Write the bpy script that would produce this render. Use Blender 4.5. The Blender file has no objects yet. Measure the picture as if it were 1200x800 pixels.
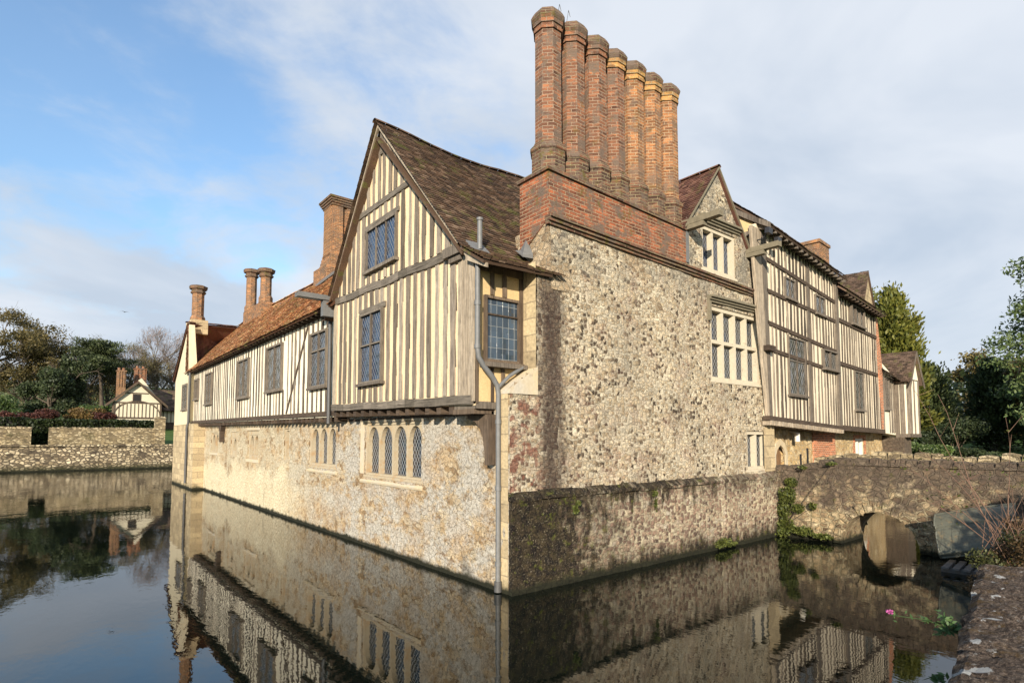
import bpy, bmesh, math, random
import numpy as np
from mathutils import Vector, noise
R = math.radians
sc = bpy.context.scene
col = sc.collection
random.seed(7); rng = np.random.default_rng(7)

# ---------------------------------------------------------------- camera
cam = bpy.data.cameras.new('camera'); camo = bpy.data.objects.new('camera', cam); col.objects.link(camo)
camo.location = (-6.89, -8.56, 3.0)
camo.rotation_euler = (R(93.5), 0, R(50.93-90))
cam.sensor_width = 36; cam.lens = 664/1200*36; cam.shift_y = 71.4/1200
cam.clip_start = 0.05; cam.clip_end = 3000
sc.camera = camo
# ---------------------------------------------------------------- light
SUN_AZ, SUN_EL = 42.0, 17.5          # azimuth measured from -X towards -Y
sx, sy, sz = -math.cos(R(SUN_AZ))*math.cos(R(SUN_EL)), -math.sin(R(SUN_AZ))*math.cos(R(SUN_EL)), math.sin(R(SUN_EL))
sun = bpy.data.lights.new('sun', 'SUN'); suno = bpy.data.objects.new('sun', sun); col.objects.link(suno)
sun.energy = 5.0; sun.angle = R(0.5); sun.color = (1.0, 0.89, 0.74)
suno.rotation_euler = Vector((sx, sy, sz)).to_track_quat('Z', 'Y').to_euler()
world = bpy.data.worlds.new('World'); sc.world = world; world.use_nodes = True
SKYOFF = 17.9
def build_world():
    nt = world.node_tree; N = nt.nodes; L = nt.links; N.clear()
    out = N.new('ShaderNodeOutputWorld'); bg = N.new('ShaderNodeBackground'); bg.inputs[1].default_value = 0.11
    sky = N.new('ShaderNodeTexSky'); sky.sky_type = 'NISHITA'; sky.sun_disc = False
    sky.sun_elevation = R(SUN_EL); sky.sun_rotation = math.atan2(sx, sy); sky.air_density = 1.3; sky.dust_density = .4; sky.ozone_density = 2.0
    tc = N.new('ShaderNodeTexCoord'); sep = N.new('ShaderNodeSeparateXYZ'); L.new(tc.outputs['Generated'], sep.inputs[0])
    def m(op, a, b=None):
        n = N.new('ShaderNodeMath'); n.operation = op
        for i, v in enumerate((a, b)):
            if v is None: continue
            if isinstance(v, (int, float)): n.inputs[i].default_value = v
            else: L.new(v, n.inputs[i])
        return n.outputs[0]
    zz = m('ADD', m('MAXIMUM', sep.outputs[2], 0.0), 0.35)
    cx, cy = m('DIVIDE', sep.outputs[0], zz), m('DIVIDE', sep.outputs[1], zz)
    cb = N.new('ShaderNodeCombineXYZ'); L.new(cx, cb.inputs[0]); L.new(cy, cb.inputs[1]); cb.inputs[2].default_value = 3.1
    def nz(sc_, det, rough, dist, off=0):
        n = N.new('ShaderNodeTexNoise'); n.inputs['Scale'].default_value = sc_; n.inputs['Detail'].default_value = det
        n.inputs['Roughness'].default_value = rough; n.inputs['Distortion'].default_value = dist
        mp = N.new('ShaderNodeMapping'); mp.inputs['Location'].default_value = (off, off*.7, 0); mp.inputs['Rotation'].default_value=(0,0,R(35)); mp.inputs['Scale'].default_value=(1,1.15,1)
        L.new(cb.outputs[0], mp.inputs[0]); L.new(mp.outputs[0], n.inputs['Vector']); return n.outputs[0]
    n1 = nz(1.25, 7, .56, .35, SKYOFF); n2 = nz(4.2, 6, .6, .4, 7.7)
    v = m('ADD', m('MULTIPLY', n1, .72), m('MULTIPLY', n2, .28))
    # the eastern (right) half of the sky is more fully clouded, the north-west clearer
    side = m('ADD', m('MULTIPLY', sep.outputs[0], .24), m('MULTIPLY', sep.outputs[1], -.10))
    low = m('MULTIPLY', m('POWER', m('SUBTRACT', 1.0, m('MINIMUM', m('MULTIPLY', m('MAXIMUM', sep.outputs[2], 0.0), 1.7), 1.0)), 1.6), .30)
    v = m('ADD', m('ADD', m('ADD', v, side), low), m('MULTIPLY', sep.outputs[2], -.055))
    cr = N.new('ShaderNodeValToRGB'); cr.color_ramp.elements[0].position = .40; cr.color_ramp.elements[1].position = .57
    cr.color_ramp.elements[0].color = (.12,.12,.12,1); cr.color_ramp.elements[1].color = (.97,.97,.97,1)
    cr.color_ramp.interpolation = 'EASE'
    L.new(v, cr.inputs[0])
    cc = N.new('ShaderNodeValToRGB'); cc.color_ramp.elements[0].position = .36; cc.color_ramp.elements[1].position = .62
    cc.color_ramp.elements[0].color = (3.3, 3.8, 4.5, 1); cc.color_ramp.elements[1].color = (4.6, 4.9, 5.35, 1)
    L.new(nz(1.5, 5, .55, .4, 15.0), cc.inputs[0])
    # a little extra blue in the clear patches
    hs = N.new('ShaderNodeVectorMath'); hs.operation = 'MULTIPLY'; hs.inputs[1].default_value = (.98, 1.22, 1.45); L.new(sky.outputs[0], hs.inputs[0])
    mx = N.new('ShaderNodeMix'); mx.data_type = 'RGBA'; L.new(cr.outputs[0], mx.inputs[0]); L.new(hs.outputs[0], mx.inputs[6]); L.new(cc.outputs[0], mx.inputs[7])
    L.new(mx.outputs[2], bg.inputs[0]); L.new(bg.outputs[0], out.inputs[0])
build_world()
sc.view_settings.view_transform = 'Standard'; sc.view_settings.look = 'None'
sc.view_settings.exposure = 0.65; sc.view_settings.gamma = 1

# ---------------------------------------------------------------- node helper
class NT:
    def __init__(s, name):
        s.mat = bpy.data.materials.new(name); s.mat.use_nodes = True; s.nt = s.mat.node_tree
        s.N = s.nt.nodes; s.L = s.nt.links; s.N.clear()
        s.out = s.N.new('ShaderNodeOutputMaterial'); s.p = s.N.new('ShaderNodeBsdfPrincipled'); s.L.new(s.p.outputs[0], s.out.inputs[0])
        tc = s.N.new('ShaderNodeTexCoord'); s.uv = tc.outputs['UV']; s.ob = tc.outputs['Object']
        s.geo = s.N.new('ShaderNodeNewGeometry')
        s.rnd = s.geo.outputs['Random Per Island']
    def _in(s, sock, v):
        if v is None: return
        if isinstance(v, (int, float)): sock.default_value = v
        elif isinstance(v, tuple): sock.default_value = v if len(v) == len(sock.default_value) else v+(1,)
        else: s.L.new(v, sock)
    def map(s, vec, scale=(1,1,1), loc=(0,0,0), rot=(0,0,0)):
        n = s.N.new('ShaderNodeMapping'); s.L.new(vec, n.inputs[0]); n.inputs['Scale'].default_value = scale; n.inputs['Location'].default_value = loc; n.inputs['Rotation'].default_value = rot; return n.outputs[0]
    def noise(s, vec, scale=5, det=4, rough=.55, dist=0, color=False):
        n = s.N.new('ShaderNodeTexNoise'); s.L.new(vec, n.inputs['Vector']); n.inputs['Scale'].default_value = scale; n.inputs['Detail'].default_value = det
        n.inputs['Roughness'].default_value = rough; n.inputs['Distortion'].default_value = dist; return n.outputs[1 if color else 0]
    def vor(s, vec, scale, feature='F1', out=0, rand=1, dim='3D', dist='EUCLIDEAN'):
        n = s.N.new('ShaderNodeTexVoronoi'); n.voronoi_dimensions = dim; n.feature = feature; s.L.new(vec, n.inputs['Vector']); n.inputs['Scale'].default_value = scale; n.inputs['Randomness'].default_value = rand; n.distance = dist; return n.outputs[out]
    def ramp(s, v, *stops, interp='LINEAR'):
        n = s.N.new('ShaderNodeValToRGB'); cr = n.color_ramp; cr.interpolation = interp
        while len(cr.elements) < len(stops): cr.elements.new(.5)
        for e, (p, c) in zip(cr.elements, stops):
            e.position = p; e.color = (c,c,c,1) if isinstance(c, (int, float)) else c+(1,)
        s.L.new(v, n.inputs[0]); return n.outputs[0]
    def mix(s, f, a, b, mode='MIX'):
        n = s.N.new('ShaderNodeMix'); n.data_type = 'RGBA'; n.blend_type = mode; s._in(n.inputs[0], f); s._in(n.inputs[6], a); s._in(n.inputs[7], b); return n.outputs[2]
    def m(s, op, a, b=None, c=None):
        n = s.N.new('ShaderNodeMath'); n.operation = op; s._in(n.inputs[0], a); s._in(n.inputs[1], b); s._in(n.inputs[2], c); return n.outputs[0]
    def vadd(s, a, b, k):
        sub = s.N.new('ShaderNodeVectorMath'); sub.operation = 'SUBTRACT'; s.L.new(b, sub.inputs[0]); sub.inputs[1].default_value = (.5,.5,.5)
        sc_ = s.N.new('ShaderNodeVectorMath'); sc_.operation = 'SCALE'; s.L.new(sub.outputs[0], sc_.inputs[0]); sc_.inputs['Scale'].default_value = k
        n = s.N.new('ShaderNodeVectorMath'); n.operation = 'ADD'; s.L.new(a, n.inputs[0]); s.L.new(sc_.outputs[0], n.inputs[1]); return n.outputs[0]
    def sep(s, vec):
        n = s.N.new('ShaderNodeSeparateXYZ'); s.L.new(vec, n.inputs[0]); return n.outputs
    def brick(s, vec, w, h, mortar, c1, c2, cm, off=.5, bias=0):
        n = s.N.new('ShaderNodeTexBrick'); s.L.new(vec, n.inputs['Vector']); n.offset = off
        n.inputs['Scale'].default_value = 1; n.inputs['Brick Width'].default_value = w; n.inputs['Row Height'].default_value = h; n.inputs['Mortar Size'].default_value = mortar
        n.inputs['Mortar Smooth'].default_value = .3; n.inputs['Bias'].default_value = bias
        s._in(n.inputs['Color1'], c1); s._in(n.inputs['Color2'], c2); s._in(n.inputs['Mortar'], cm); return n.outputs
    def bump(s, h, strength=1, dist=.01, prev=None):
        n = s.N.new('ShaderNodeBump'); s.L.new(h, n.inputs['Height']); n.inputs['Strength'].default_value = strength; n.inputs['Distance'].default_value = dist
        if prev is not None: s.L.new(prev, n.inputs['Normal'])
        return n.outputs[0]
    def done(s, color=None, rough=.85, normal=None, metal=None, spec=None):
        s._in(s.p.inputs['Base Color'], color); s._in(s.p.inputs['Roughness'], rough)
        if normal is not None: s.L.new(normal, s.p.inputs['Normal'])
        if metal is not None: s._in(s.p.inputs['Metallic'], metal)
        if spec is not None: s.p.inputs['Specular IOR Level'].default_value = spec
        return s.mat
M = {}
def step(t, v, a, b): return t.ramp(v, (a, 0.0), (b, 1.0))

# --- rubble stone wall of random-sized stones in pale mortar
def rubble(name, scale, stones, mortar, cover=.5, pink=0, squash=1.3, edge=.09, bumpd=.03, extra=None, dapple=.5, blob=False, grit=1.0):
    t = NT(name)
    base = t.vadd(t.uv, t.noise(t.uv, 3.5, 3, color=True), .16)
    base = t.vadd(base, t.noise(t.uv, 20, 4, .7, color=True), .085 if blob else .045)
    v = t.map(base, (1, squash, 1))
    dk = dict(dim='2D', dist='CHEBYCHEV' if blob else 'EUCLIDEAN', rand=.85 if blob else 1)
    cell = t.vor(v, scale, 'F1', 1, **dk); r = t.sep(cell)[0]; r2 = t.sep(cell)[1]
    smear = t.noise(t.uv, 7, 5, .65); fine = t.noise(t.uv, 62, 5, .7); mid = t.noise(t.uv, 21, 5, .7)
    if blob:
        f1 = t.vor(v, scale, 'F1', 0, **dk)
        f1 = t.m('ADD', f1, t.m('ADD', t.m('MULTIPLY', t.m('SUBTRACT', smear, .5), .55), t.m('MULTIPLY', t.m('SUBTRACT', r2, .5), .22)))
        f1 = t.m('ADD', f1, t.m('MULTIPLY', t.m('SUBTRACT', mid, .5), .5)); mask = t.ramp(f1, (.30, 1.0), (.52, 0.0)); rim = t.ramp(f1, (.36, 0.0), (.47, 1.0), (.60, 0.0))
        r = t.m('ADD', r, t.m('MULTIPLY', t.m('SUBTRACT', t.noise(t.map(t.uv, (1,1,1), (6,2,0)), 1.0, 4, .6), .5), 1.3))
    else:
        de = t.vor(v, scale, 'DISTANCE_TO_EDGE', 0, dim='2D')
        eb = t.m('ADD', de, t.m('MULTIPLY', t.m('SUBTRACT', smear, cover), -.55))
        mask = t.ramp(eb, (edge*.55, 0.0), (edge*1.6, 1.0)); rim = t.ramp(eb, (edge*.3, 0.0), (edge*.9, 1.0), (edge*1.7, 0.0))
    sc_col = t.ramp(r, *stones)
    sc_col = t.mix(.85*grit, sc_col, t.ramp(mid, (.3, (.38,.35,.31)), (.68, (1.6,1.55,1.45))), 'MULTIPLY')
    mcol = t.mix(t.noise(t.uv, 30, 5, .7), tuple(x*.42 for x in mortar), tuple(min(1, x*1.45) for x in mortar))
    c = t.mix(mask, mcol, sc_col)
    c = t.mix(t.m('MULTIPLY', rim, t.m('MULTIPLY', step(t, mid, .45, .6), .3 if blob else .75)), c, tuple(x*.16 for x in mortar))
    if blob:
        sp = t.m('MULTIPLY', step(t, t.noise(t.map(t.uv, (1,1.3,1), (9,4,0)), 17, 5, .78), .55, .63), step(t, t.noise(t.uv, 1.3, 5, .65), .40, .58))
        c = t.mix(t.m('MULTIPLY', sp, .8), c, t.mix(fine, (.035,.025,.018), (.17,.12,.08)))
        lt = t.m('MULTIPLY', step(t, t.noise(t.map(t.uv, (1,1.2,1), (2,14,0)), 9, 6, .75), .56, .63), step(t, t.noise(t.uv, .9, 4, .6), .42, .6))
        c = t.mix(t.m('MULTIPLY', lt, .7), c, tuple(min(1, x*1.25) for x in mortar))
    c = t.mix(.8*grit, c, t.ramp(fine, (.33, (.42,.4,.37)), (.5, (1,1,1)), (.66, (1.55,1.5,1.42))), 'MULTIPLY')
    big = t.noise(t.uv, .7, 5, .6)
    c = t.mix(.7, c, t.ramp(big, (.3, (1-dapple*.62,)*3), (.68, (1+dapple*.35,1+dapple*.3,1+dapple*.2))), 'MULTIPLY')
    if pink:
        pm = t.m('MULTIPLY', step(t, t.noise(t.map(t.uv, (1,1,1), (3,9,0)), 1.1, 4, .6), .45, .7), t.m('MULTIPLY', step(t, r2, .3, .5), pink))
        c = t.mix(pm, c, t.mix(mid, (.2,.09,.06), (.42,.24,.17)))
    t.rim = rim; t.mid = mid
    h = t.m('ADD', t.m('MULTIPLY', mask, t.m('ADD', .45, t.m('MULTIPLY', r2, .55))), t.m('MULTIPLY', fine, .45))
    h = t.m('ADD', h, t.m('MULTIPLY', mid, .5)); h = t.m('SUBTRACT', h, t.m('MULTIPLY', rim, .5))
    if extra: c, h = extra(t, c, h)
    return t.done(c, .93, t.bump(h, 1.0, bumpd), spec=.25)
def waterline(t, c, h, z0=.06, z1=.5, k=1.0):
    """algae and damp left by the moat water, a ragged band of its own shape"""
    z = t.sep(t.ob)[2]; n = t.noise(t.uv, 2.4, 6, .7)
    a = t.m('ADD', z, t.m('MULTIPLY', t.m('SUBTRACT', n, .5), -.9))
    f = t.m('MULTIPLY', t.ramp(a, (z0, 1.0), (z1, 0.0)), k)
    col_ = t.mix(t.noise(t.uv, 9, 4), (.02,.02,.012), (.06,.06,.022))
    c = t.mix(f, c, col_)
    f2 = t.ramp(t.m('ADD', z, t.m('MULTIPLY', t.m('SUBTRACT', n, .5), -.12)), (.07, 1.0), (.16, 0.0))
    return t.mix(f2, c, (.018,.018,.009)), h

def south_extra(t, c, h):
    x, y, z = t.sep(t.ob)[:3]
    n = t.noise(t.map(t.uv, (1,.28,1)), 1.9, 6, .68); nf = t.noise(t.uv, 8, 5, .7)
    # dark damp streak running down below the roof corner
    wob = t.m('ADD', x, t.m('MULTIPLY', t.m('SUBTRACT', n, .5), .9))
    d = t.m('ABSOLUTE', t.m('SUBTRACT', wob, 1.12))
    s = t.m('MULTIPLY', t.ramp(t.m('ADD', d, t.m('MULTIPLY', t.m('SUBTRACT', nf, .5), .9)), (.12, 1.0), (.5, 0.0)), t.ramp(z, (1/8.,1.0), (6.4/8.,1.0), (7.2/8.,0.0)) if False else t.ramp(t.m('DIVIDE', z, 10), (.60, 1.0), (.70, 0.0)))
    s = t.m('MULTIPLY', s, t.ramp(nf, (.3, .7), (.55, 1.0)))
    c = t.mix(t.m('MULTIPLY', s, .93), c, t.mix(nf, (.018,.012,.009), (.085,.05,.038)))
    # pink repair stones at the corner
    pk = t.m('MULTIPLY', t.ramp(t.m('ADD', x, t.m('MULTIPLY', t.m('SUBTRACT', n, .5), 1.2)), (.5, 1.0), (1.0, 0.0)), t.ramp(t.m('DIVIDE', z, 10), (.36, 1.0), (.42, 0.0)))
    pk = t.m('MULTIPLY', pk, step(t, t.noise(t.uv, 3.2, 4), .49, .56))
    c = t.mix(t.m('MULTIPLY', pk, .85), c, t.mix(nf, (.10,.035,.025), (.30,.13,.085)))
    # grey weathering below the brickwork
    g = t.m('MULTIPLY', t.ramp(t.m('DIVIDE', z, 10), (.62, 0.0), (.74, .7)), step(t, t.noise(t.uv, 1.6, 5), .42, .6))
    c = t.mix(g, c, t.mix(nf, (.1,.095,.08), (.34,.31,.25)))
    return c, h
def plinth_extra(t, c, h):
    x, y, z = t.sep(t.ob)[:3]
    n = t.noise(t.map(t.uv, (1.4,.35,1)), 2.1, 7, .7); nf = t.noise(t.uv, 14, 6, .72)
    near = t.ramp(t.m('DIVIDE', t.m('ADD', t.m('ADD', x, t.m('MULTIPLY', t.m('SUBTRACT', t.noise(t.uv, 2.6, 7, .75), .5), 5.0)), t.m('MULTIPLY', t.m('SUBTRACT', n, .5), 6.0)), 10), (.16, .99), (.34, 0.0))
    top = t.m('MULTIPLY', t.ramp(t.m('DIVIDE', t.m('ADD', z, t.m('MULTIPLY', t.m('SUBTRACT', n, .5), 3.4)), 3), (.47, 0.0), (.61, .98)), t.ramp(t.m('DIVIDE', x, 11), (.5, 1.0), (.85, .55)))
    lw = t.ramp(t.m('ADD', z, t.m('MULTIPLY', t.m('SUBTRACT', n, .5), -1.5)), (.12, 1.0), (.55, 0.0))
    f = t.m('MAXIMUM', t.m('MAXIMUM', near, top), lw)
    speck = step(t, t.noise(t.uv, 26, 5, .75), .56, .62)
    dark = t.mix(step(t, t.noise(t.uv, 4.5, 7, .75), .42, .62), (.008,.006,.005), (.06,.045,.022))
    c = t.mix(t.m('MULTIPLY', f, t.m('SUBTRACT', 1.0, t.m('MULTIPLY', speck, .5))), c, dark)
    moss = t.m('MULTIPLY', step(t, t.noise(t.uv, 3.3, 6, .75), .56, .64), t.m('MULTIPLY', f, .8))
    c = t.mix(moss, c, (.10,.11,.015))
    c, h = waterline(t, c, h, .02, .2)
    return c, h
def west_extra(t, c, h):
    x, y, z = t.sep(t.ob)[:3]
    n = t.noise(t.uv, .55, 6, .62); nf = t.noise(t.uv, 10, 6, .72)
    # old limewash: whitish grey near the corner, cream further along
    f = t.m('MULTIPLY', step(t, t.noise(t.map(t.uv,(1,1.3,1)), 1.15, 9, .78), .44, .53), .9)
    g = t.mix(t.ramp(t.m('DIVIDE', y, 30), (.25, 0.0), (.5, 1.0)), (.64,.61,.54), (.78,.68,.46))
    c = t.mix(f, c, t.mix(nf, (.24,.215,.17), g))
    # ochre iron stain
    o = t.m('MULTIPLY', step(t, t.noise(t.map(t.uv, (1,1,1), (5,2,0)), .62, 7, .65), .48, .60), .38)
    c = t.mix(o, c, t.mix(nf, (.17,.095,.04), (.58,.38,.18)))
    # tall pale limewash rising from the water mid-way along
    lim = t.m('MULTIPLY', t.ramp(t.m('ADD', t.m('DIVIDE', z, 3.0), t.m('MULTIPLY', t.m('SUBTRACT', n, .5), 1.6)), (.45, 1.0), (.62, 0.0)), t.ramp(t.m('DIVIDE', y, 30), (.36, 0.0), (.46, 1.0)))
    c = t.mix(t.m('MULTIPLY', lim, .66), c, t.mix(nf, (.55,.46,.28), (.85,.77,.56)))
    gg = t.noise(t.uv, 13, 7, .8); c = t.mix(.75, c, t.ramp(gg, (.38, (.42,.37,.3)), (.5, (.98,.97,.95)), (.62, (1.3,1.3,1.28))), 'MULTIPLY'); h = t.m('ADD', h, t.m('MULTIPLY', gg, 1.2))
    c = t.mix(t.m('MULTIPLY', t.rim, t.m('MULTIPLY', step(t, t.noise(t.uv, 1.7, 5, .7), .40, .56), .38)), c, (.15,.11,.07))
    # dark pockmarks
    pock = t.m('MULTIPLY', step(t, t.noise(t.uv, 24, 5, .75), .585, .66), .8)
    c = t.mix(pock, c, (.09,.06,.035))
    h = t.m('SUBTRACT', h, t.m('MULTIPLY', pock, .8))
    dm = t.m('MULTIPLY', step(t, t.noise(t.map(t.uv, (1.2,.5,1), (8,1,0)), 1.3, 6), .6, .72), t.ramp(z, (.3, .7), (1.0, 0.0)))
    c = t.mix(dm, c, (.05,.042,.03))
    return waterline(t, c, h, -.02, .13)
ST1 = ((0,(.06,.045,.033)), (.12,(.13,.10,.07)), (.24,(.31,.245,.165)), (.5,(.46,.385,.27)), (.8,(.56,.49,.37)), (1,(.42,.39,.32)))
M['south_stone'] = rubble('south_stone', 9.0, ST1, (.62,.55,.41), .53, .4, squash=1.2, extra=south_extra, dapple=.5, blob=True, bumpd=.028)
M['plinth_stone'] = rubble('plinth_stone', 7.5, ((0,(.1,.07,.06)),(.4,(.26,.18,.14)),(.75,(.38,.3,.22)),(1,(.42,.38,.32))), (.54,.47,.33), .5, .3, extra=plinth_extra, blob=True)
M['west_stone'] = rubble('west_stone', 5.6, ((0,(.2,.13,.07)),(.4,(.41,.31,.19)),(.75,(.50,.42,.30)),(1,(.42,.37,.28))), (.46,.38,.26), .56, 0, 1.5, .035, .02, extra=west_extra, dapple=.5, grit=.75)
M['block_stone'] = rubble('block_stone', 6, ((0,(.2,.15,.1)),(.5,(.38,.3,.2)),(1,(.45,.38,.28))), (.48,.40,.28), .52, .15, dapple=.3, extra=lambda t,c,h: waterline(t,c,h,-.02,.2))
M['gf_stone'] = rubble('gf_stone', 4.5, ((0,(.35,.24,.12)),(.5,(.56,.42,.22)),(1,(.62,.52,.34))), (.6,.48,.3), .5, .1, dapple=.7, extra=lambda t,c,h: waterline(t,c,h,.15,.95,.93))
def bridge_extra(t, c, h):
    x, y, z = t.sep(t.ob)[:3]
    nf = t.noise(t.uv, 12, 6, .72)
    f = t.m('MULTIPLY', step(t, t.m('ADD', t.noise(t.uv, 1.5, 8, .75), t.m('MULTIPLY', t.m('SUBTRACT', z, 1.2), .13)), .44, .56), .85)
    c = t.mix(f, c, t.mix(nf, (.035,.028,.022), (.15,.11,.085)))
    ms = t.m('MULTIPLY', step(t, t.noise(t.map(t.uv,(1,1,1),(4,4,4)), 2.6, 7, .7), .60, .68), .7)
    c = t.mix(ms, c, (.10,.095,.02))
    lc = step(t, t.noise(t.uv, 9, 5, .75), .69, .73)
    c = t.mix(t.m('MULTIPLY', lc, .75), c, (.5,.47,.4))
    return waterline(t, c, h, -.02, .25)
M['bridge_stone'] = rubble('bridge_stone', 5.5, ((0,(.14,.10,.065)),(.4,(.34,.26,.16)),(.75,(.46,.37,.24)),(1,(.55,.47,.33))), (.42,.35,.22), .46, .25, bumpd=.05, extra=bridge_extra, dapple=.7)
M['embank_stone'] = rubble('embank_stone', 2.9, ((0,(.10,.08,.06)),(.4,(.40,.33,.22)),(1,(.75,.66,.48))), (.16,.13,.09), .42, 0, 1.6, .07, .12, dapple=.7, extra=lambda t,c,h: waterline(t,c,h,.1,.7))
def wall_moss(t, c, h):
    ms = t.m('MULTIPLY', step(t, t.noise(t.uv, .55, 7, .7), .56, .66), .7)
    return t.mix(ms, c, (.07,.065,.02)), h
M['garden_wall_stone'] = rubble('garden_wall_stone', 3.2, ((0,(.16,.13,.09)),(.5,(.42,.34,.21)),(1,(.66,.57,.4))), (.3,.24,.15), .42, 0, 2.4, .06, .08, dapple=.6, extra=wall_moss)

def ashlar():
    t = NT('ashlar_stone'); nf = t.noise(t.ob, 16, 6, .7); n = t.noise(t.ob, 2.2, 4)
    c = t.mix(nf, (.40,.31,.18), (.66,.55,.36)); c = t.mix(step(t, n, .35, .7), c, t.mix(nf, (.34,.3,.23), (.6,.55,.45)))
    c = t.mix(t.m('MULTIPLY', step(t, t.noise(t.ob, 5, 5, .7), .6, .7), .5), c, (.13,.1,.07))
    return t.done(c, .9, t.bump(nf, .6, .012), spec=.25)
M['ashlar'] = ashlar()
def pale_stone():
    t = NT('pale_mullion_stone'); nf = t.noise(t.ob, 14, 6, .7)
    c = t.mix(nf, (.40,.34,.24), (.63,.56,.42)); c = t.mix(t.m('MULTIPLY', step(t, t.noise(t.ob, 4, 5, .7), .58, .72), .5), c, (.2,.17,.12))
    return t.done(c, .88, t.bump(nf, .4, .008), spec=.25)
M['pale_stone'] = pale_stone()
def tracery():
    t = NT('tracery_stone'); nf = t.noise(t.ob, 18, 6, .7)
    c = t.mix(nf, (.27,.21,.13), (.52,.45,.32)); c = t.mix(t.m('MULTIPLY', step(t, t.noise(t.ob, 3, 5, .7), .5, .65), .6), c, (.38,.22,.09))
    return t.done(c, .9, t.bump(nf, .5, .008), spec=.25)
M['tracery'] = tracery()
def quoin():
    t = NT('quoin_stone')
    b = t.brick(t.vadd(t.uv, t.noise(t.uv, 4, 3, color=True), .05), .62, .34, .012, (.52,.42,.26), (.34,.27,.17), (.30,.24,.16))
    nf = t.noise(t.uv, 14, 6, .7)
    c = t.mix(.6, b[0], t.ramp(nf, (.3,(.5,.48,.42)), (.7,(1.4,1.35,1.25))), 'MULTIPLY')
    c = t.mix(t.m('MULTIPLY', step(t, t.noise(t.uv, 1.7, 6, .7), .56, .68), .65), c, (.11,.085,.055))
    h = t.m('ADD', t.m('MULTIPLY', b[1], -1.0), nf)
    c, h = waterline(t, c, h, -.02, .3)
    return t.done(c, .92, t.bump(h, .8, .012), spec=.25)
M['quoin'] = quoin()

def bricks(name, c1, c2, mortar, moss=.3, dirt=.6, light=None, w=.235, hh=.079, yellow=0):
    t = NT(name)
    uv = t.vadd(t.uv, t.noise(t.uv, 9, 2, color=True), .012)
    b = t.brick(uv, w, hh, .009, c1, c2, mortar)
    cell = t.vor(t.map(t.uv, (1/w, 1/hh, 1)), 1, 'F1', 1, dim='2D')
    nf = t.noise(t.uv, 40, 5, .7)
    r = t.ramp(t.sep(cell)[0], (0,(.42,.38,.36)), (.35,(.85,.85,.85)), (.75,(1.15,1.05,.95)), (1,(1.6,1.5,1.3)))
    c = t.mix(t.m('MULTIPLY', t.m('SUBTRACT', 1.0, b[1]), .85), b[0], t.mix(1.0, b[0], r, 'MULTIPLY'))
    c = t.mix(.8, c, t.ramp(nf, (.32,(.45,.44,.43)), (.68,(1.5,1.48,1.45))), 'MULTIPLY')
    c = t.mix(t.m('MULTIPLY', step(t, t.noise(t.uv, 1.9, 8, .75), .49, .58), dirt), c, t.mix(nf, (.07,.05,.04), (.2,.15,.11)))
    ms = t.m('MULTIPLY', step(t, t.noise(t.map(t.ob,(1,1,1),(2,3,5)), 2.8, 7, .72), .56, .66), moss)
    c = t.mix(ms, c, (.105,.085,.02))
    if yellow:
        c = t.mix(t.m('MULTIPLY', step(t, t.noise(t.map(t.ob,(1,1,1),(7,1,2)), 1.7, 5, .65), .48, .62), yellow), c, (.42,.25,.06))
    h = t.m('ADD', t.m('MULTIPLY', b[1], -1.0), t.m('MULTIPLY', nf, .6))
    return t.done(c, .9, t.bump(h, .85, .012), spec=.25)
M['brick_red'] = bricks('brick_red', (.32,.105,.05), (.16,.07,.042), (.34,.25,.16), .8, .95)
M['brick_shaft'] = bricks('brick_shaft', (.25,.11,.058), (.13,.066,.043), (.30,.22,.155), .4, .9)
M['brick_mossy'] = bricks('brick_mossy', (.16,.08,.05), (.09,.055,.04), (.24,.2,.12), .95, .9)
M['brick_yellow'] = bricks('brick_yellow', (.42,.25,.09), (.3,.17,.08), (.4,.33,.2), .5, .4, yellow=.6)
M['brick_warm'] = bricks('brick_warm', (.32,.15,.065), (.18,.09,.048), (.40,.29,.18), .4, .7)
M['brick_panel'] = bricks('brick_panel', (.50,.17,.08), (.38,.13,.06), (.6,.45,.3), 0, .15, hh=.07)

def tile(name, stops, moss, mosscol=(.07,.07,.018), lichen=.2):
    t = NT(name); nf = t.noise(t.ob, 30, 4, .7)
    c = t.ramp(t.rnd, *stops)
    c = t.mix(.6, c, t.ramp(nf, (.3,(.55,.55,.55)), (.7,(1.4,1.4,1.4))), 'MULTIPLY')
    c = t.mix(.8, c, t.ramp(t.noise(t.ob, .5, 5, .6), (.35,(.7,.66,.62)), (.65,(1.25,1.2,1.15))), 'MULTIPLY')
    c = t.mix(t.m('MULTIPLY', step(t, t.noise(t.ob, 2.2, 7, .72), .55, .62), moss), c, t.mix(nf, mosscol, tuple(v*2.3 for v in mosscol)))
    c = t.mix(t.m('MULTIPLY', step(t, t.noise(t.ob, 11, 5, .75), .66, .7), lichen), c, (.42,.39,.28))
    return t.done(c, .88, t.bump(nf, .5, .008), spec=.3)
M['tile_dark'] = tile('tile_dark', ((0,(.045,.03,.02)),(.5,(.085,.052,.032)),(.85,(.13,.08,.05)),(1,(.2,.14,.095))), .75, lichen=.8)
M['tile_warm'] = tile('tile_warm', ((0,(.09,.04,.02)),(.35,(.27,.115,.05)),(.7,(.43,.20,.085)),(1,(.6,.4,.22))), .9, (.16,.14,.045), .6)
M['tile_red'] = tile('tile_red', ((0,(.07,.032,.024)),(.5,(.13,.06,.042)),(1,(.19,.10,.07))), .4, lichen=.15)
M['tile_old'] = tile('tile_old', ((0,(.05,.035,.025)),(.5,(.09,.06,.042)),(1,(.16,.11,.08))), .7, lichen=.5)

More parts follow.
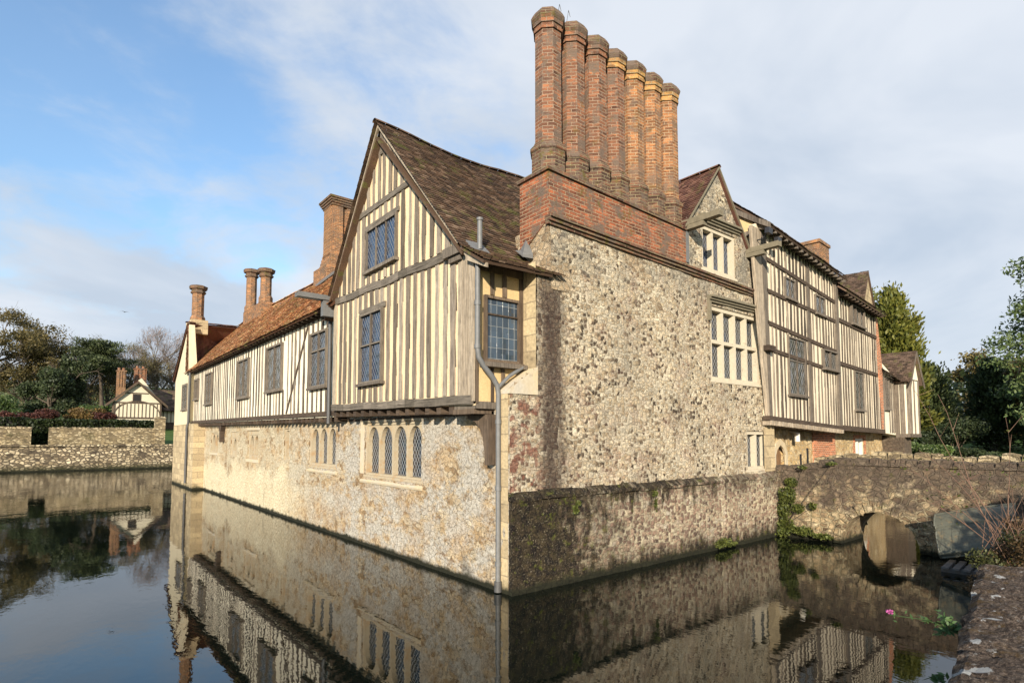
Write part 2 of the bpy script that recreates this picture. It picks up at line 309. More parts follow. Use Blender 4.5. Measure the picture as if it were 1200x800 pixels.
def plaster(name, a, b, stain=(.3,.19,.08), amt=.35, scale=1.0):
    t = NT(name); st = t.map(t.uv, (1, .22, 1))
    n = t.noise(st, 4*scale, 6, .65); nf = t.noise(t.uv, 25, 6, .7)
    c = t.mix(n, a, b); c = t.mix(.6, c, t.ramp(nf, (.3,(.66,.64,.58)), (.7,(1.25,1.24,1.2))), 'MULTIPLY')
    c = t.mix(t.m('MULTIPLY', step(t, t.noise(st, 7, 7, .75), .56, .72), amt), c, stain)
    c = t.mix(t.m('MULTIPLY', step(t, t.noise(t.map(t.uv,(1,.5,1),(3,3,3)), 1.2, 5, .6), .52, .7), amt*.7), c, tuple(v*.55 for v in b))
    return t.done(c, .9, t.bump(nf, .4, .006), spec=.2)
M['plaster_yellow'] = plaster('plaster_yellow', (.54,.41,.25), (.79,.65,.44))
M['plaster_bay'] = plaster('plaster_bay', (.50,.42,.28), (.74,.66,.48), (.25,.16,.08), .6)
M['plaster_cream'] = plaster('plaster_cream', (.70,.62,.46), (.85,.79,.64), amt=.2)
M['plaster_pink'] = plaster('plaster_pink', (.60,.51,.37), (.82,.73,.57), (.25,.17,.1), .45)
M['plaster_ochre'] = plaster('plaster_ochre', (.53,.38,.18), (.67,.51,.28))
M['plaster_far'] = plaster('plaster_far', (.55,.49,.37), (.66,.6,.46), amt=.1, scale=.3)

def oak(name, stops, grain=1.0):
    t = NT(name); g = t.noise(t.map(t.uv, (28, 1.6, 1)), 1, 6, .7, .6); g2 = t.noise(t.map(t.uv, (1.6, 28, 1)), 1, 6, .7, .6)
    nf = t.noise(t.uv, 6, 5, .7)
    c = t.ramp(t.rnd, *stops)
    gv = t.m('MULTIPLY', g, 1.0)
    c = t.mix(.9*grain, c, t.ramp(gv, (.32,(.3,.28,.26)), (.5,(.95,.95,.95)), (.7,(1.45,1.42,1.35))), 'MULTIPLY')
    c = t.mix(.5, c, t.ramp(nf, (.3,(.6,.6,.6)), (.7,(1.3,1.3,1.3))), 'MULTIPLY')
    return t.done(c, .85, t.bump(gv, .8, .012), spec=.25)
def oak_h(name, stops):
    t = NT(name); g = t.noise(t.map(t.uv, (1.6, 28, 1)), 1, 6, .7, .6); nf = t.noise(t.uv, 6, 5, .7)
    c = t.ramp(t.rnd, *stops)
    c = t.mix(.9, c, t.ramp(g, (.32,(.3,.28,.26)), (.5,(.95,.95,.95)), (.7,(1.45,1.42,1.35))), 'MULTIPLY')
    c = t.mix(.5, c, t.ramp(nf, (.3,(.6,.6,.6)), (.7,(1.3,1.3,1.3))), 'MULTIPLY')
    return t.done(c, .85, t.bump(g, .8, .012), spec=.25)
OK1 = ((0,(.12,.097,.073)),(.5,(.22,.18,.14)),(1,(.33,.28,.22)))
M['oak_grey'] = oak('oak_grey', OK1); M['oak_beam'] = oak_h('oak_beam', ((0,(.10,.085,.065)),(1,(.20,.17,.135))))
M['oak_dark'] = oak('oak_dark', ((0,(.055,.04,.028)),(.5,(.10,.072,.05)),(1,(.17,.125,.085)))); M['oak_dark_beam'] = oak_h('oak_dark_beam', ((0,(.05,.035,.025)),(1,(.10,.072,.05))))
M['oak_thin'] = oak('oak_thin', ((0,(.05,.038,.03)),(.5,(.15,.12,.09)),(1,(.31,.26,.2))))
M['oak_brown'] = oak('oak_brown', ((0,(.14,.075,.035)),(1,(.24,.14,.07)))); M['oak_frame'] = oak('oak_frame', ((0,(.10,.08,.062)),(1,(.19,.16,.125))))
M['oak_pale'] = oak('oak_pale', ((0,(.30,.24,.17)),(1,(.42,.35,.26))))

def leaded(name, diamond=True, glass=(.006,.009,.015), lead=(.30,.31,.31), cell=.105, reflect=.06, curtain=None):
    t = NT(name)
    v = t.map(t.uv, (1,1,1), rot=(0,0,R(45) if diamond else 0)) if diamond else t.uv
    w, hh = (cell, cell) if diamond else (cell, cell*1.45)
    u2 = t.map(t.uv, (1, .72, 1)) if diamond else t.uv
    if diamond: v = t.map(u2, (1,1,1), rot=(0,0,R(45)))
    b = t.brick(t.vadd(v, t.noise(t.uv, 8, 2, color=True), .012), w, hh, .006, (1,1,1), (0,0,0), (.5,.5,.5), off=0)
    leadm = b[1]; cellr = t.sep(b[0])[0]
    gc = t.mix(cellr, glass, tuple(x*2.4+.004 for x in glass))
    if curtain: gc = t.mix(step(t, t.noise(t.uv, 2, 2), .45, .55), gc, curtain)
    c = t.mix(leadm, gc, lead)
    # every quarry of glass sits at a slightly different angle
    hv = t.vor(t.map(v, (1/w, 1/hh, 1)), 1, 'F1', 1, rand=0, dim='2D')
    nm = t.N.new('ShaderNodeVectorMath'); nm.operation = 'SUBTRACT'; t.L.new(hv, nm.inputs[0]); nm.inputs[1].default_value = (.5,.5,.5)
    ns = t.N.new('ShaderNodeVectorMath'); ns.operation = 'SCALE'; t.L.new(nm.outputs[0], ns.inputs[0]); ns.inputs['Scale'].default_value = .22
    na = t.N.new('ShaderNodeVectorMath'); na.operation = 'ADD'; t.L.new(ns.outputs[0], na.inputs[0]); t.L.new(t.geo.outputs['Normal'], na.inputs[1])
    nn = t.N.new('ShaderNodeVectorMath'); nn.operation = 'NORMALIZE'; t.L.new(na.outputs[0], nn.inputs[0])
    nb = t.bump(leadm, .6, .008, nn.outputs[0])
    t.done(c, t.ramp(leadm, (0,.08), (1,.55)), nb, spec=.9); t.p.inputs['IOR'].default_value = 1.45
    return t.mat
M['glass_diamond'] = leaded('glass_diamond', cell=.092)
M['glass_blue'] = leaded('glass_blue', glass=(.008,.016,.035), lead=(.2,.21,.22), cell=.092)
M['glass_square'] = leaded('glass_square', False, (.02,.03,.04), (.25,.26,.25), .15)
M['glass_far'] = leaded('glass_far', glass=(.03,.03,.028), lead=(.42,.39,.33), cell=.13)
def simple(name, colr, rough=.6, metal=0, bumps=0, vary=.25, scale=12):
    t = NT(name); n = t.noise(t.ob, scale, 5, .65)
    c = t.mix(n, tuple(v*(1-vary) for v in colr), tuple(min(1, v*(1+vary)) for v in colr))
    return t.done(c, rough, t.bump(n, .5, bumps) if bumps else None, metal)
M['lead'] = simple('lead', (.15,.15,.145), .6, .15, .004, .35)
M['lead_dark'] = simple('lead_dark', (.085,.083,.08), .6, .2, .003, .35)
M['lead_moss'] = simple('lead_moss', (.17,.145,.095), .85, 0, .012, .5, 9)
M['black_metal'] = simple('black_metal', (.02,.02,.022), .5)
M['white_metal'] = simple('white_metal', (.6,.6,.58), .5)
M['dark_void'] = simple('dark_void', (.015,.013,.012), .9)
M['bark'] = simple('bark', (.085,.065,.045), .95, 0, .03, .5, 6)
M['bark_grey'] = simple('bark_grey', (.14,.12,.09), .95, 0, .03, .4, 6)
M['stem_red'] = simple('stem_red', (.17,.095,.06), .8, 0, 0, .3)
M['paint_white'] = simple('paint_white', (.7,.66,.56), .7, 0, .002, .1)
M['wood_slat'] = simple('wood_slat', (.12,.11,.10), .85, 0, .006, .4)
M['petal'] = simple('petal', (.45,.10,.28), .7)
def foliage(name, a, b, trans=.25, light=None, rough=.55):
    t = NT(name); n = t.noise(t.ob, .45, 3, .6)
    c = t.mix(t.rnd, a, b); c = t.mix(.7, c, t.ramp(n, (.35,(.6,.6,.6)), (.65,(1.4,1.4,1.35))), 'MULTIPLY')
    if light: c = t.mix(t.m('MULTIPLY', step(t, t.rnd, .82, .86), 1.0), c, light)
    t.done(c, rough, spec=.35)
    tr = t.N.new('ShaderNodeBsdfTranslucent'); t._in(tr.inputs[0], c)
    mx = t.N.new('ShaderNodeMixShader'); mx.inputs[0].default_value = trans; t.L.new(t.p.outputs[0], mx.inputs[1]); t.L.new(tr.outputs[0], mx.inputs[2]); t.L.new(mx.outputs[0], t.out.inputs[0])
    return t.mat
M['leaf_gold'] = foliage('leaf_gold', (.07,.085,.015), (.18,.17,.03))
M['leaf_yew'] = foliage('leaf_yew', (.03,.045,.018), (.08,.10,.035))
M['leaf_pine'] = foliage('leaf_pine', (.06,.095,.03), (.15,.19,.07))
M['leaf_cedar'] = foliage('leaf_cedar', (.035,.05,.02), (.09,.11,.04))
M['leaf_holly'] = foliage('leaf_holly', (.024,.038,.016), (.07,.09,.035))
M['leaf_autumn'] = foliage('leaf_autumn', (.07,.06,.02), (.17,.13,.045))
M['leaf_rust'] = foliage('leaf_rust', (.11,.06,.02), (.22,.15,.05))
M['leaf_bush'] = foliage('leaf_bush', (.03,.06,.015), (.12,.17,.04), light=(.2,.24,.12))
M['leaf_brown'] = foliage('leaf_brown', (.045,.028,.014), (.12,.075,.03))
M['leaf_moss'] = foliage('leaf_moss', (.03,.035,.01), (.09,.095,.03))
M['leaf_red'] = foliage('leaf_red', (.05,.016,.014), (.12,.045,.03))
M['leaf_hedge'] = foliage('leaf_hedge', (.012,.02,.006), (.035,.05,.012))
M['leaf_ivy'] = foliage('leaf_ivy', (.04,.055,.012), (.14,.155,.035))
M['leaf_valerian'] = foliage('leaf_valerian', (.045,.095,.03), (.10,.17,.055))
M['twig'] = foliage('twig', (.06,.045,.035), (.19,.14,.11), .05)
M['twig_pink'] = foliage('twig_pink', (.15,.11,.09), (.27,.20,.17), .05)
M['twig_green'] = foliage('twig_green', (.07,.065,.03), (.17,.145,.07), .05)
def grass():
    t = NT('grass_mat'); n = t.noise(t.ob, .6, 5, .7); nf = t.noise(t.ob, 22, 5, .75)
    c = t.mix(n, (.03,.07,.012), (.09,.14,.03)); c = t.mix(.6, c, t.ramp(nf, (.3,(.5,.5,.5)), (.7,(1.5,1.5,1.4))), 'MULTIPLY')
    return t.done(c, .9, t.bump(nf, .8, .05), spec=.2)
M['grass'] = grass()
def gravel():
    t = NT('path_mat'); nf = t.noise(t.ob, 30, 5, .75); n = t.noise(t.ob, .8, 4)
    c = t.mix(nf, (.30,.24,.15), (.6,.5,.34)); c = t.mix(t.m('MULTIPLY', n, .6), c, (.2,.17,.11))
    return t.done(c, .95, t.bump(nf, .8, .03), spec=.2)
M['gravel'] = gravel()
def coping():
    t = NT('lichened_stone'); v0 = t.vadd(t.ob, t.noise(t.ob, 4, 4, .6, color=True), .12)
    lay = t.noise(t.map(v0, (1.2,4,5)), 6.5, 9, .8); nf = t.noise(t.ob, 34, 9, .8); gr = t.noise(t.ob, 110, 4, .7); md = t.noise(t.ob, 9, 7, .75)
    c = t.ramp(lay, (.34, (.018,.013,.011)), (.46, (.085,.062,.048)), (.56, (.20,.155,.12)), (.68, (.33,.28,.23)))
    c = t.mix(.9, c, t.ramp(nf, (.36,(.28,.26,.25)), (.5,(.95,.93,.9)), (.64,(2.1,2.0,1.9))), 'MULTIPLY')
    c = t.mix(.7, c, t.ramp(gr, (.35,(.5,.5,.5)), (.65,(1.6,1.6,1.6))), 'MULTIPLY')
    c = t.mix(t.m('MULTIPLY', step(t, t.noise(t.ob, 3, 7, .75), .54, .62), .6), c, t.mix(nf, (.05,.03,.012), (.26,.16,.05)))
    c = t.mix(t.m('MULTIPLY', step(t, md, .60, .64), .8), c, t.mix(gr, (.2,.19,.17), (.5,.49,.46)))
    v = t.vadd(t.ob, t.noise(t.ob, 9, 5, .75, color=True), .16)
    w = t.m('MAXIMUM', step(t, t.noise(t.map(v,(1,1.6,1),(2.3,.4,0)), 3.1, 2, .5), .652, .66), step(t, t.noise(t.map(v,(1,1.3,1),(9,3,0)), 8.5, 2, .5), .70, .71))
    w = t.m('MULTIPLY', w, step(t, gr, .33, .40))
    c = t.mix(w, c, t.mix(nf, (.5,.5,.47), (.8,.8,.78)))
    h = t.m('ADD', t.m('MULTIPLY', lay, 2.4), t.m('ADD', t.m('MULTIPLY', nf, 1.2), t.m('ADD', t.m('MULTIPLY', w, .12), t.m('MULTIPLY', md, .8))))
    return t.done(c, .93, t.bump(h, 1, .05), spec=.2)
M['coping'] = coping()
def water():
    t = NT('water_mat')
    d = t.sep(t.ob)
    far = t.ramp(t.m('DIVIDE', d[1], 60), (.25, .12), (.75, 1.0))
    n1 = t.noise(t.map(t.ob, (1.0,1.0,1)), .9, 3, .5, .2); n2 = t.noise(t.map(t.ob, (2.2,1,1), rot=(0,0,R(-35))), 3.2, 3, .5, .4)
    patch = step(t, t.noise(t.ob, .16, 3, .5), .5, .64); east = t.ramp(t.m('DIVIDE', d[0], 30), (.35, 0.0), (.42, 1.0))
    h = t.m('ADD', t.m('MULTIPLY', n1, .45), t.m('MULTIPLY', n2, .22))
    h = t.m('ADD', h, t.m('MULTIPLY', east, t.m('MULTIPLY', t.noise(t.map(t.ob, (1,1.6,1)), 3.2, 3, .55), .09)))
    h = t.m('MULTIPLY', h, t.m('ADD', t.m('ADD', .11, t.m('MULTIPLY', east, .5)), t.m('ADD', t.m('MULTIPLY', far, .9), t.m('MULTIPLY', t.m('MULTIPLY', patch, far), 1.8))))
    t.done((.004,.006,.004), .012, t.bump(h, .5, .035)); t.p.inputs['IOR'].default_value = 1.58
    return t.mat
M['water'] = water()

# ---------------------------------------------------------------- mesh helpers
class MB:
    def __init__(s): s.v = []; s.f = []; s.uv = []; s.sm = []
    def poly(s, pts, uv=None, smooth=False):
        i = len(s.v); s.v += [tuple(p) for p in pts]; s.f.append(tuple(range(i, i+len(pts)))); s.uv.append(uv); s.sm.append(smooth)
    def mesh(s, verts, faces, uvs=None, smooth=False):
        i = len(s.v); s.v += [tuple(p) for p in verts]
        for k, f in enumerate(faces): s.f.append(tuple(i+a for a in f)); s.uv.append(uvs[k] if uvs else None); s.sm.append(smooth)
    def hexa(s, b, t):
        """b, t: four bottom and four top corners in the same order"""
        s.mesh(list(b)+list(t), [(3,2,1,0),(4,5,6,7),(0,1,5,4),(1,2,6,5),(2,3,7,6),(3,0,4,7)])
    def box(s, x0, x1, y0, y1, z0, z1):
        s.hexa([(x0,y0,z0),(x1,y0,z0),(x1,y1,z0),(x0,y1,z0)], [(x0,y0,z1),(x1,y0,z1),(x1,y1,z1),(x0,y1,z1)])
    def build(s, name, mat, parent=None, uvoff=None, smooth_all=None):
        me = bpy.data.meshes.new(name); me.from_pydata(s.v, [], s.f); me.update()
        lay = me.uv_layers.new(name='UVMap')
        data = np.zeros((len(me.loops), 2), np.float32); li = 0
        V = s.v
        for k, f in enumerate(s.f):
            if s.uv[k] is not None:
                for q in s.uv[k]: data[li] = q; li += 1
            else:
                n = me.polygons[k].normal; ax, ay, az = abs(n[0]), abs(n[1]), abs(n[2])
                if az > .8: a, b = 0, 1
                elif ax > ay: a, b = 1, 2
                else: a, b = 0, 2
                for q in f: data[li] = (V[q][a], V[q][b]); li += 1
        lay.data.foreach_set('uv', data.ravel())
        me.polygons.foreach_set('use_smooth', [bool(x) for x in s.sm])
        me.materials.append(M[mat] if isinstance(mat, str) else mat)
        o = bpy.data.objects.new(name, me); col.objects.link(o)
        if parent is not None:
            o.parent = parent
            # geometry was written in world space: bring it into its thing's space
            wl = parent_world(parent)
            if wl.length > 0:
                me.transform(__import__('mathutils').Matrix.Translation(-wl))
        return o
def build_pieces(mb, name, mat, parent, tol=.012):
    """one object per separate piece of the mesh (pieces that touch stay together)"""
    n = len(mb.f); bb = []
    for f in mb.f:
        P = np.array([mb.v[i] for i in f]); bb.append((P.min(0)-tol, P.max(0)+tol))
    lo = np.array([b[0] for b in bb]); hi = np.array([b[1] for b in bb]); lab = -np.ones(n, int); k = 0
    for i in range(n):
        if lab[i] >= 0: continue
        st = [i]; lab[i] = k
        while st:
            q = st.pop(); hit = np.where((lab < 0) & np.all(lo <= hi[q], 1) & np.all(hi >= lo[q], 1))[0]; lab[hit] = k; st += list(hit)
        k += 1
    out = []
    for q in range(k):
        m2 = MB()
        for i in np.where(lab == q)[0]: m2.poly([mb.v[a] for a in mb.f[i]], mb.uv[i], mb.sm[i])
        out.append(m2.build(name, mat, parent))
    return out
def parent_world(p):
    v = Vector((0,0,0))
    while p is not None: v += Vector(p.location); p = p.parent
    return v
def tag(o, label=None, cat=None, group=None, kind=None):
    if label: o['label'] = label
    if cat: o['category'] = cat
    if group: o['group'] = group
    if kind: o['kind'] = kind
    return o
def empty(name, loc, label, cat, group=None):
    o = bpy.data.objects.new(name, None); col.objects.link(o); o.location = loc; o.empty_display_size = .3
    return tag(o, label, cat, group)
class FR:
    """vertical facade frame: s along, d outward, z up"""
    def __init__(s, O, ang, side=1):
        s.O = Vector(O); a = R(ang); s.u = Vector((math.cos(a), math.sin(a), 0)); s.n = Vector((math.sin(a), -math.cos(a), 0))*side
    def P(s, a, z, d=0): p = s.O+s.u*a+s.n*d; return (p.x, p.y, p.z+z)
    def box(s, mb, s0, s1, z0, z1, d0, d1, z0b=None, z1b=None, lean=0):
        """z0b/z1b: heights at the s1 end; lean: shift of the top along s"""
        z0b = z0 if z0b is None else z0b; z1b = z1 if z1b is None else z1b
        mb.hexa([s.P(s0,z0,d1), s.P(s1,z0b,d1), s.P(s1,z0b,d0), s.P(s0,z0,d0)], [s.P(s0+lean,z1,d1), s.P(s1+lean,z1b,d1), s.P(s1+lean,z1b,d0), s.P(s0+lean,z1,d0)])
    def prism(s, mb, pts, d0, d1):
        """closed polygon (s,z) extruded from d0 to d1"""
        n = len(pts); mb.poly([s.P(a,z,d1) for a,z in pts]); mb.poly([s.P(a,z,d0) for a,z in pts][::-1])
        for i in range(n):
            a, b = pts[i], pts[(i+1) % n]
            mb.poly([s.P(*a,d1), s.P(*a,d0), s.P(*b,d0), s.P(*b,d1)])
def stone_sheet(mb, F, s0, s1, z0, z1, holes=(), d=0, res=.12, amp=.02, reveal=.22, seed=0, clip=None):
    """an uneven masonry face with openings and their reveals"""
    xs = [s0, s1]; zs = [z0, z1]
    for h in holes: xs += [h[0], h[1]]; zs += [h[2], h[3]]
    def subdiv(a):
        a = sorted(set(round(q, 4) for q in a)); out = []
        for p, q in zip(a, a[1:]):
            n = max(1, int(round((q-p)/res))); out += [p+(q-p)*i/n for i in range(n)]
        return out+[a[-1]]
    xs, zs = subdiv(xs), subdiv(zs); idx = {}; verts = []; faces = []
    hx = [(h[0]-.001, h[1]+.001, h[2]-.001, h[3]+.001) for h in holes]
    def vid(i, j):
        if (i, j) not in idx:
            x, z = xs[i], zs[j]
            k = 0 if i in (0, len(xs)-1) else 1
            for h in hx:
                if h[0] <= x <= h[1] and h[2] <= z <= h[3]: k = 0
            dd = d+k*amp*(noise.noise(Vector((x*1.1+seed, z*1.3, seed)))*1.2+noise.noise(Vector((x*4.3+seed, z*5.1, 2)))*.7)
            idx[(i, j)] = len(verts); verts.append(F.P(x, z, dd))
        return idx[(i, j)]
    for i in range(len(xs)-1):
        for j in range(len(zs)-1):
            cx, cz = (xs[i]+xs[i+1])/2, (zs[j]+zs[j+1])/2
            if any(h[0] < cx < h[1] and h[2] < cz < h[3] for h in holes): continue
            if clip and not clip(cx, cz): continue
            faces.append((vid(i,j), vid(i+1,j), vid(i+1,j+1), vid(i,j+1)))
    mb.mesh(verts, faces, smooth=False)
    for h in holes:
        a, b, c, e = h[:4]
        mb.poly([F.P(a,c,d), F.P(a,e,d), F.P(a,e,d-reveal), F.P(a,c,d-reveal)]); mb.poly([F.P(b,e,d), F.P(b,c,d), F.P(b,c,d-reveal), F.P(b,e,d-reveal)])
        mb.poly([F.P(a,e,d), F.P(b,e,d), F.P(b,e,d-reveal), F.P(a,e,d-reveal)]); mb.poly([F.P(b,c,d), F.P(a,c,d), F.P(a,c,d-reveal), F.P(b,c,d-reveal)])
def tube(mb, pts, r, n=8, r1=None, cap=True):
    pts = [Vector(p) for p in pts]; rings = []; m = len(pts)
    for i, p in enumerate(pts):
        t = (pts[min(i+1, m-1)]-pts[max(i-1, 0)]).normalized()
        a = Vector((0,0,1)) if abs(t.z) < .9 else Vector((1,0,0)); x = t.cross(a).normalized(); y = t.cross(x)
        rr = r if r1 is None else r+(r1-r)*i/(m-1)
        rings.append([p+(x*math.cos(2*math.pi*k/n)+y*math.sin(2*math.pi*k/n))*rr for k in range(n)])
    v = [q for ring in rings for q in ring]; f = []
    for i in range(m-1):
        for k in range(n): f.append((i*n+k, i*n+(k+1) % n, (i+1)*n+(k+1) % n, (i+1)*n+k))
    mb.mesh(v, f, smooth=n > 4)
    if cap:
        mb.poly(rings[0][::-1]); mb.poly(rings[-1])
def ngon_prism(mb, cx, cy, prof, n=8, rot=None, ushift=0):
    """stacked rings (z, apothem-radius); brick uv wraps round"""
    rot = math.pi/n if rot is None else rot
    for (z0, r0), (z1, r1) in zip(prof, prof[1:]):
        for k in range(n):
            a0, a1 = rot+2*math.pi*k/n, rot+2*math.pi*(k+1)/n
            s0 = 2*r0*math.tan(math.pi/n); side = .2905
            P = lambda r, a, z: (cx+r/math.cos(math.pi/n)*math.cos(a), cy+r/math.cos(math.pi/n)*math.sin(a), z)
            hgt = abs(z1-z0) if abs(z1-z0) > 1e-4 else 0
            zz0, zz1 = (z0, z1) if hgt > .02 else (z0, z0+abs(r1-r0)+.01)
            u0 = k*.47+ushift
            mb.poly([P(r0,a0,z0), P(r0,a1,z0), P(r1,a1,z1), P(r1,a0,z1)], uv=[(u0,zz0),(u0+s0,zz0),(u0+s0,zz1),(u0,zz1)])
    z, r = prof[-1]
    mb.poly([(cx+r/math.cos(math.pi/n)*math.cos(rot+2*math.pi*k/n), cy+r/math.cos(math.pi/n)*math.sin(rot+2*math.pi*k/n), z) for k in range(n)])
def tiles(mb, A, B, C_, D, gauge=.105, width=.17, lift=.03, sag=0, warp=None, seed=0, keep=None):
    """A,B eave ends; C,D ridge ends (C above B). one slab per roof tile"""
    A, B, C_, D = map(Vector, (A, B, C_, D)); rn = random.Random(seed)
    nrm = ((B-A).cross(D-A)).normalized()
    if nrm.z < 0: nrm = -nrm
    L_ = ((D-A).length+(C_-B).length)/2; rows = int(L_/gauge)
    def pt(s, t):
        p = (A*(1-s)+B*s)*(1-t)+(D*(1-s)+C_*s)*t
        p = p-Vector((0,0,sag*4*s*(1-s)*(.35+.65*t)))
        p = p+nrm*(.018*noise.noise(p*1.1)+.01*noise.noise(p*4))
        if warp: p = warp(p)
        return p
    for i in range(rows+1):
        t0 = i/rows*(1-.3/rows); t1 = min(1, (i+1.25)/rows)
        W = ((pt(1,t0)-pt(0,t0)).length+.001); n = max(1, int(W/width)); off = (i % 2)*.5
        for k in range(-1, n+1):
            s0 = max(0, (k+off)/n); s1 = min(1, (k+1+off)/n)
            if s1-s0 < .2/n: continue
            if keep and not keep((s0+s1)/2, t0): continue
            j = rn.uniform(-.012, .012)/max(L_, 1); l0 = nrm*(lift+rn.uniform(-.004,.007)); gap = .004/W
            a, b = pt(s0+gap, t0+j)+l0, pt(s1-gap, t0+j)+l0+nrm*rn.uniform(-.004,.004); c, d = pt(s1-gap, t1+j)+nrm*.004, pt(s0+gap, t1+j)+nrm*.004
            mb.mesh([a, b, c, d, a-nrm*.026, b-nrm*.026], [(0,1,2,3), (4,5,1,0)])
def ridge_tiles(mb, A, B, r=.1, seed=0, warp=None):
    A, B = Vector(A), Vector(B); n = max(1, int((B-A).length/.33)); d = (B-A)/n; side = d.cross(Vector((0,0,1))).normalized()
    for i in range(n):
        p0, p1 = A+d*i, A+d*(i+.98); ring = []
        for p in (p0, p1):
            if warp: p = warp(p)
            ring.append([p+side*r*math.cos(a)+Vector((0,0,r*.75*math.sin(a)-.03+noise.noise(p*2)*.02)) for a in [math.pi*k/6 for k in range(7)]])
        mb.mesh(ring[0]+ring[1], [(k, k+1, k+8, k+7) for k in range(6)])
# ---------------------------------------------------------------- windows
FRAMEN = 0
def window(F, s0, s1, z0, z1, d, parent, lights=2, transoms=(), style='oak', mull=.06, fr=.08, depth=.1, proud=.04, pane='glass_diamond', mat='oak_frame', arched=False, rot=0, label=None, sill=True, head=False):
    """rectangular frame with mullions; pane set back between them"""
    mb = MB(); d0, d1 = d-depth, d+proud
    F.box(mb, s0, s0+fr, z0, z1, d0, d1); F.box(mb, s1-fr, s1, z0, z1, d0, d1)
    F.box(mb, s0+fr, s1-fr, z1-fr, z1, d0, d1-.002); F.box(mb, s0+fr, s1-fr, z0, z0+fr*.8, d0, d1-.002)
    a, b = s0+fr, s1-fr; w = (b-a-mull*(lights-1))/lights; zb, zt = z0+fr*.8, z1-fr
    for i in range(1, lights):
        x = a+i*w+(i-1)*mull; F.box(mb, x, x+mull, zb, zt, d0+.005, d1-.015)
    for tz in transoms:
        for i in range(lights):
            x = a+i*(w+mull); F.box(mb, x, x+w, tz-mull/2, tz+mull/2, d0+.005, d1-.02)
    if arched:
        for i in range(lights):
            x0 = a+i*(w+mull); x1 = x0+w; hgt = w*.85; zs = zt-hgt; N_ = 7; dd0, dd1 = d0+.03, d1-.03
            for side in (0, 1):
                pts = []
                for k in range(N_+1):
                    th = k/N_; xx = (w/2)*(1-math.cos(th*math.pi/2)); zz = hgt*.92*math.sin(th*math.pi/2)**.9
                    pts.append((x0+xx, zs+zz) if side == 0 else (x1-xx, zs+zz))
                corner = (x0, zt) if side == 0 else (x1, zt)
                for k in range(N_):
                    p, q = pts[k], pts[k+1]
                    tri = [p, q, (q[0], zt), (p[0], zt)]
                    F.prism(mb, tri, dd0, dd1)
                # a thin cusp on the inside of the arch
            for k in range(10):
                pass
    if sill: F.box(mb, s0-.06, s1+.06, z0-.07, z0-.001, d0, d1+.05)
    if head: F.box(mb, s0-.1, s1+.1, z1+.001, z1+.09, d0, d1+.09)
    o = mb.build('window', mat, parent)
    if label: o['label'] = label
    pm = MB(); pd = d0+.02
    pm.poly([F.P(a,zb,pd), F.P(b,zb,pd), F.P(b,zt,pd), F.P(a,zt,pd)])
    pm.build('pane', pane, o)
    return o
CR = MB()
def cracks(mb, F, L_, d, rn):
    """thin dark shrinkage gaps where plaster has pulled away from a stud"""
    for side in (0, 1):
        if rn.random() < .1: continue
        for (p, q) in zip(L_, L_[1:]):
            if rn.random() < .3: continue
            x0, x1 = p[side], q[side]; w = rn.uniform(.010, .032)*(1 if side else -1)
            CR.poly([F.P(x0,p[2],d+.004), F.P(x0+w,p[2],d+.004), F.P(x1+w*rn.uniform(.3,1),q[2],d+.004), F.P(x1,q[2],d+.004)])
def flush_cracks(parent):
    global CR
    o = CR.build('shrinkage_gaps', 'dark_void', parent); o['kind'] = 'stuff'; CR = MB()
def studs(mb, F, s0, s1, zb, zt, step_=.38, w=.15, d=0, t=.03, seed=0, wv=.3, skip=(), lean=0):
    """row of upright studs between two curves zb(s), zt(s); skip = rects (s0,s1,z0,z1)"""
    rn = random.Random(seed); s = s0+rn.uniform(.02, .1)
    while s < s1-w*.5:
        ww = w*rn.uniform(1-wv, 1+wv); a, b = s, min(s+ww, s1); mid = (a+b)/2
        lo, hi = zb(mid), zt(mid)
        segs = [(lo, hi)]
        for r in skip:
            if r[0]-.02 < b and a < r[1]+.02:
                ns = []
                for q in segs:
                    if q[1] <= r[2] or q[0] >= r[3]: ns.append(q); continue
                    if q[0] < r[2]: ns.append((q[0], r[2]))
                    if q[1] > r[3]: ns.append((r[3], q[1]))
                segs = ns
        for lo_, hi_ in segs:
            if hi_-lo_ < .06: continue
            n = max(1, int((hi_-lo_)/.5)); dd = d+t*rn.uniform(.6, 1.25)
            L_ = []
            for k in range(n+1):
                z = lo_+(hi_-lo_)*k/n; jl, jr = rn.uniform(-.022,.022), rn.uniform(-.022,.022)
                L_.append((a+jl+lean*(z-lo), b+jr+lean*(z-lo), z))
            v = []; f = []
            for (x0, x1, z) in L_:
                v += [F.P(x0,z,d-.02), F.P(x0+.008,z,dd), F.P(x1-.008,z,dd), F.P(x1,z,d-.02)]
            for k in range(n):
                o = k*4
                for q in range(3): f.append((o+q, o+q+1, o+q+5, o+q+4))
            mb.mesh(v, f)
            cracks(mb, F, L_, d, rn)
        s += step_*rn.uniform(1-wv*.4, 1+wv*.4)

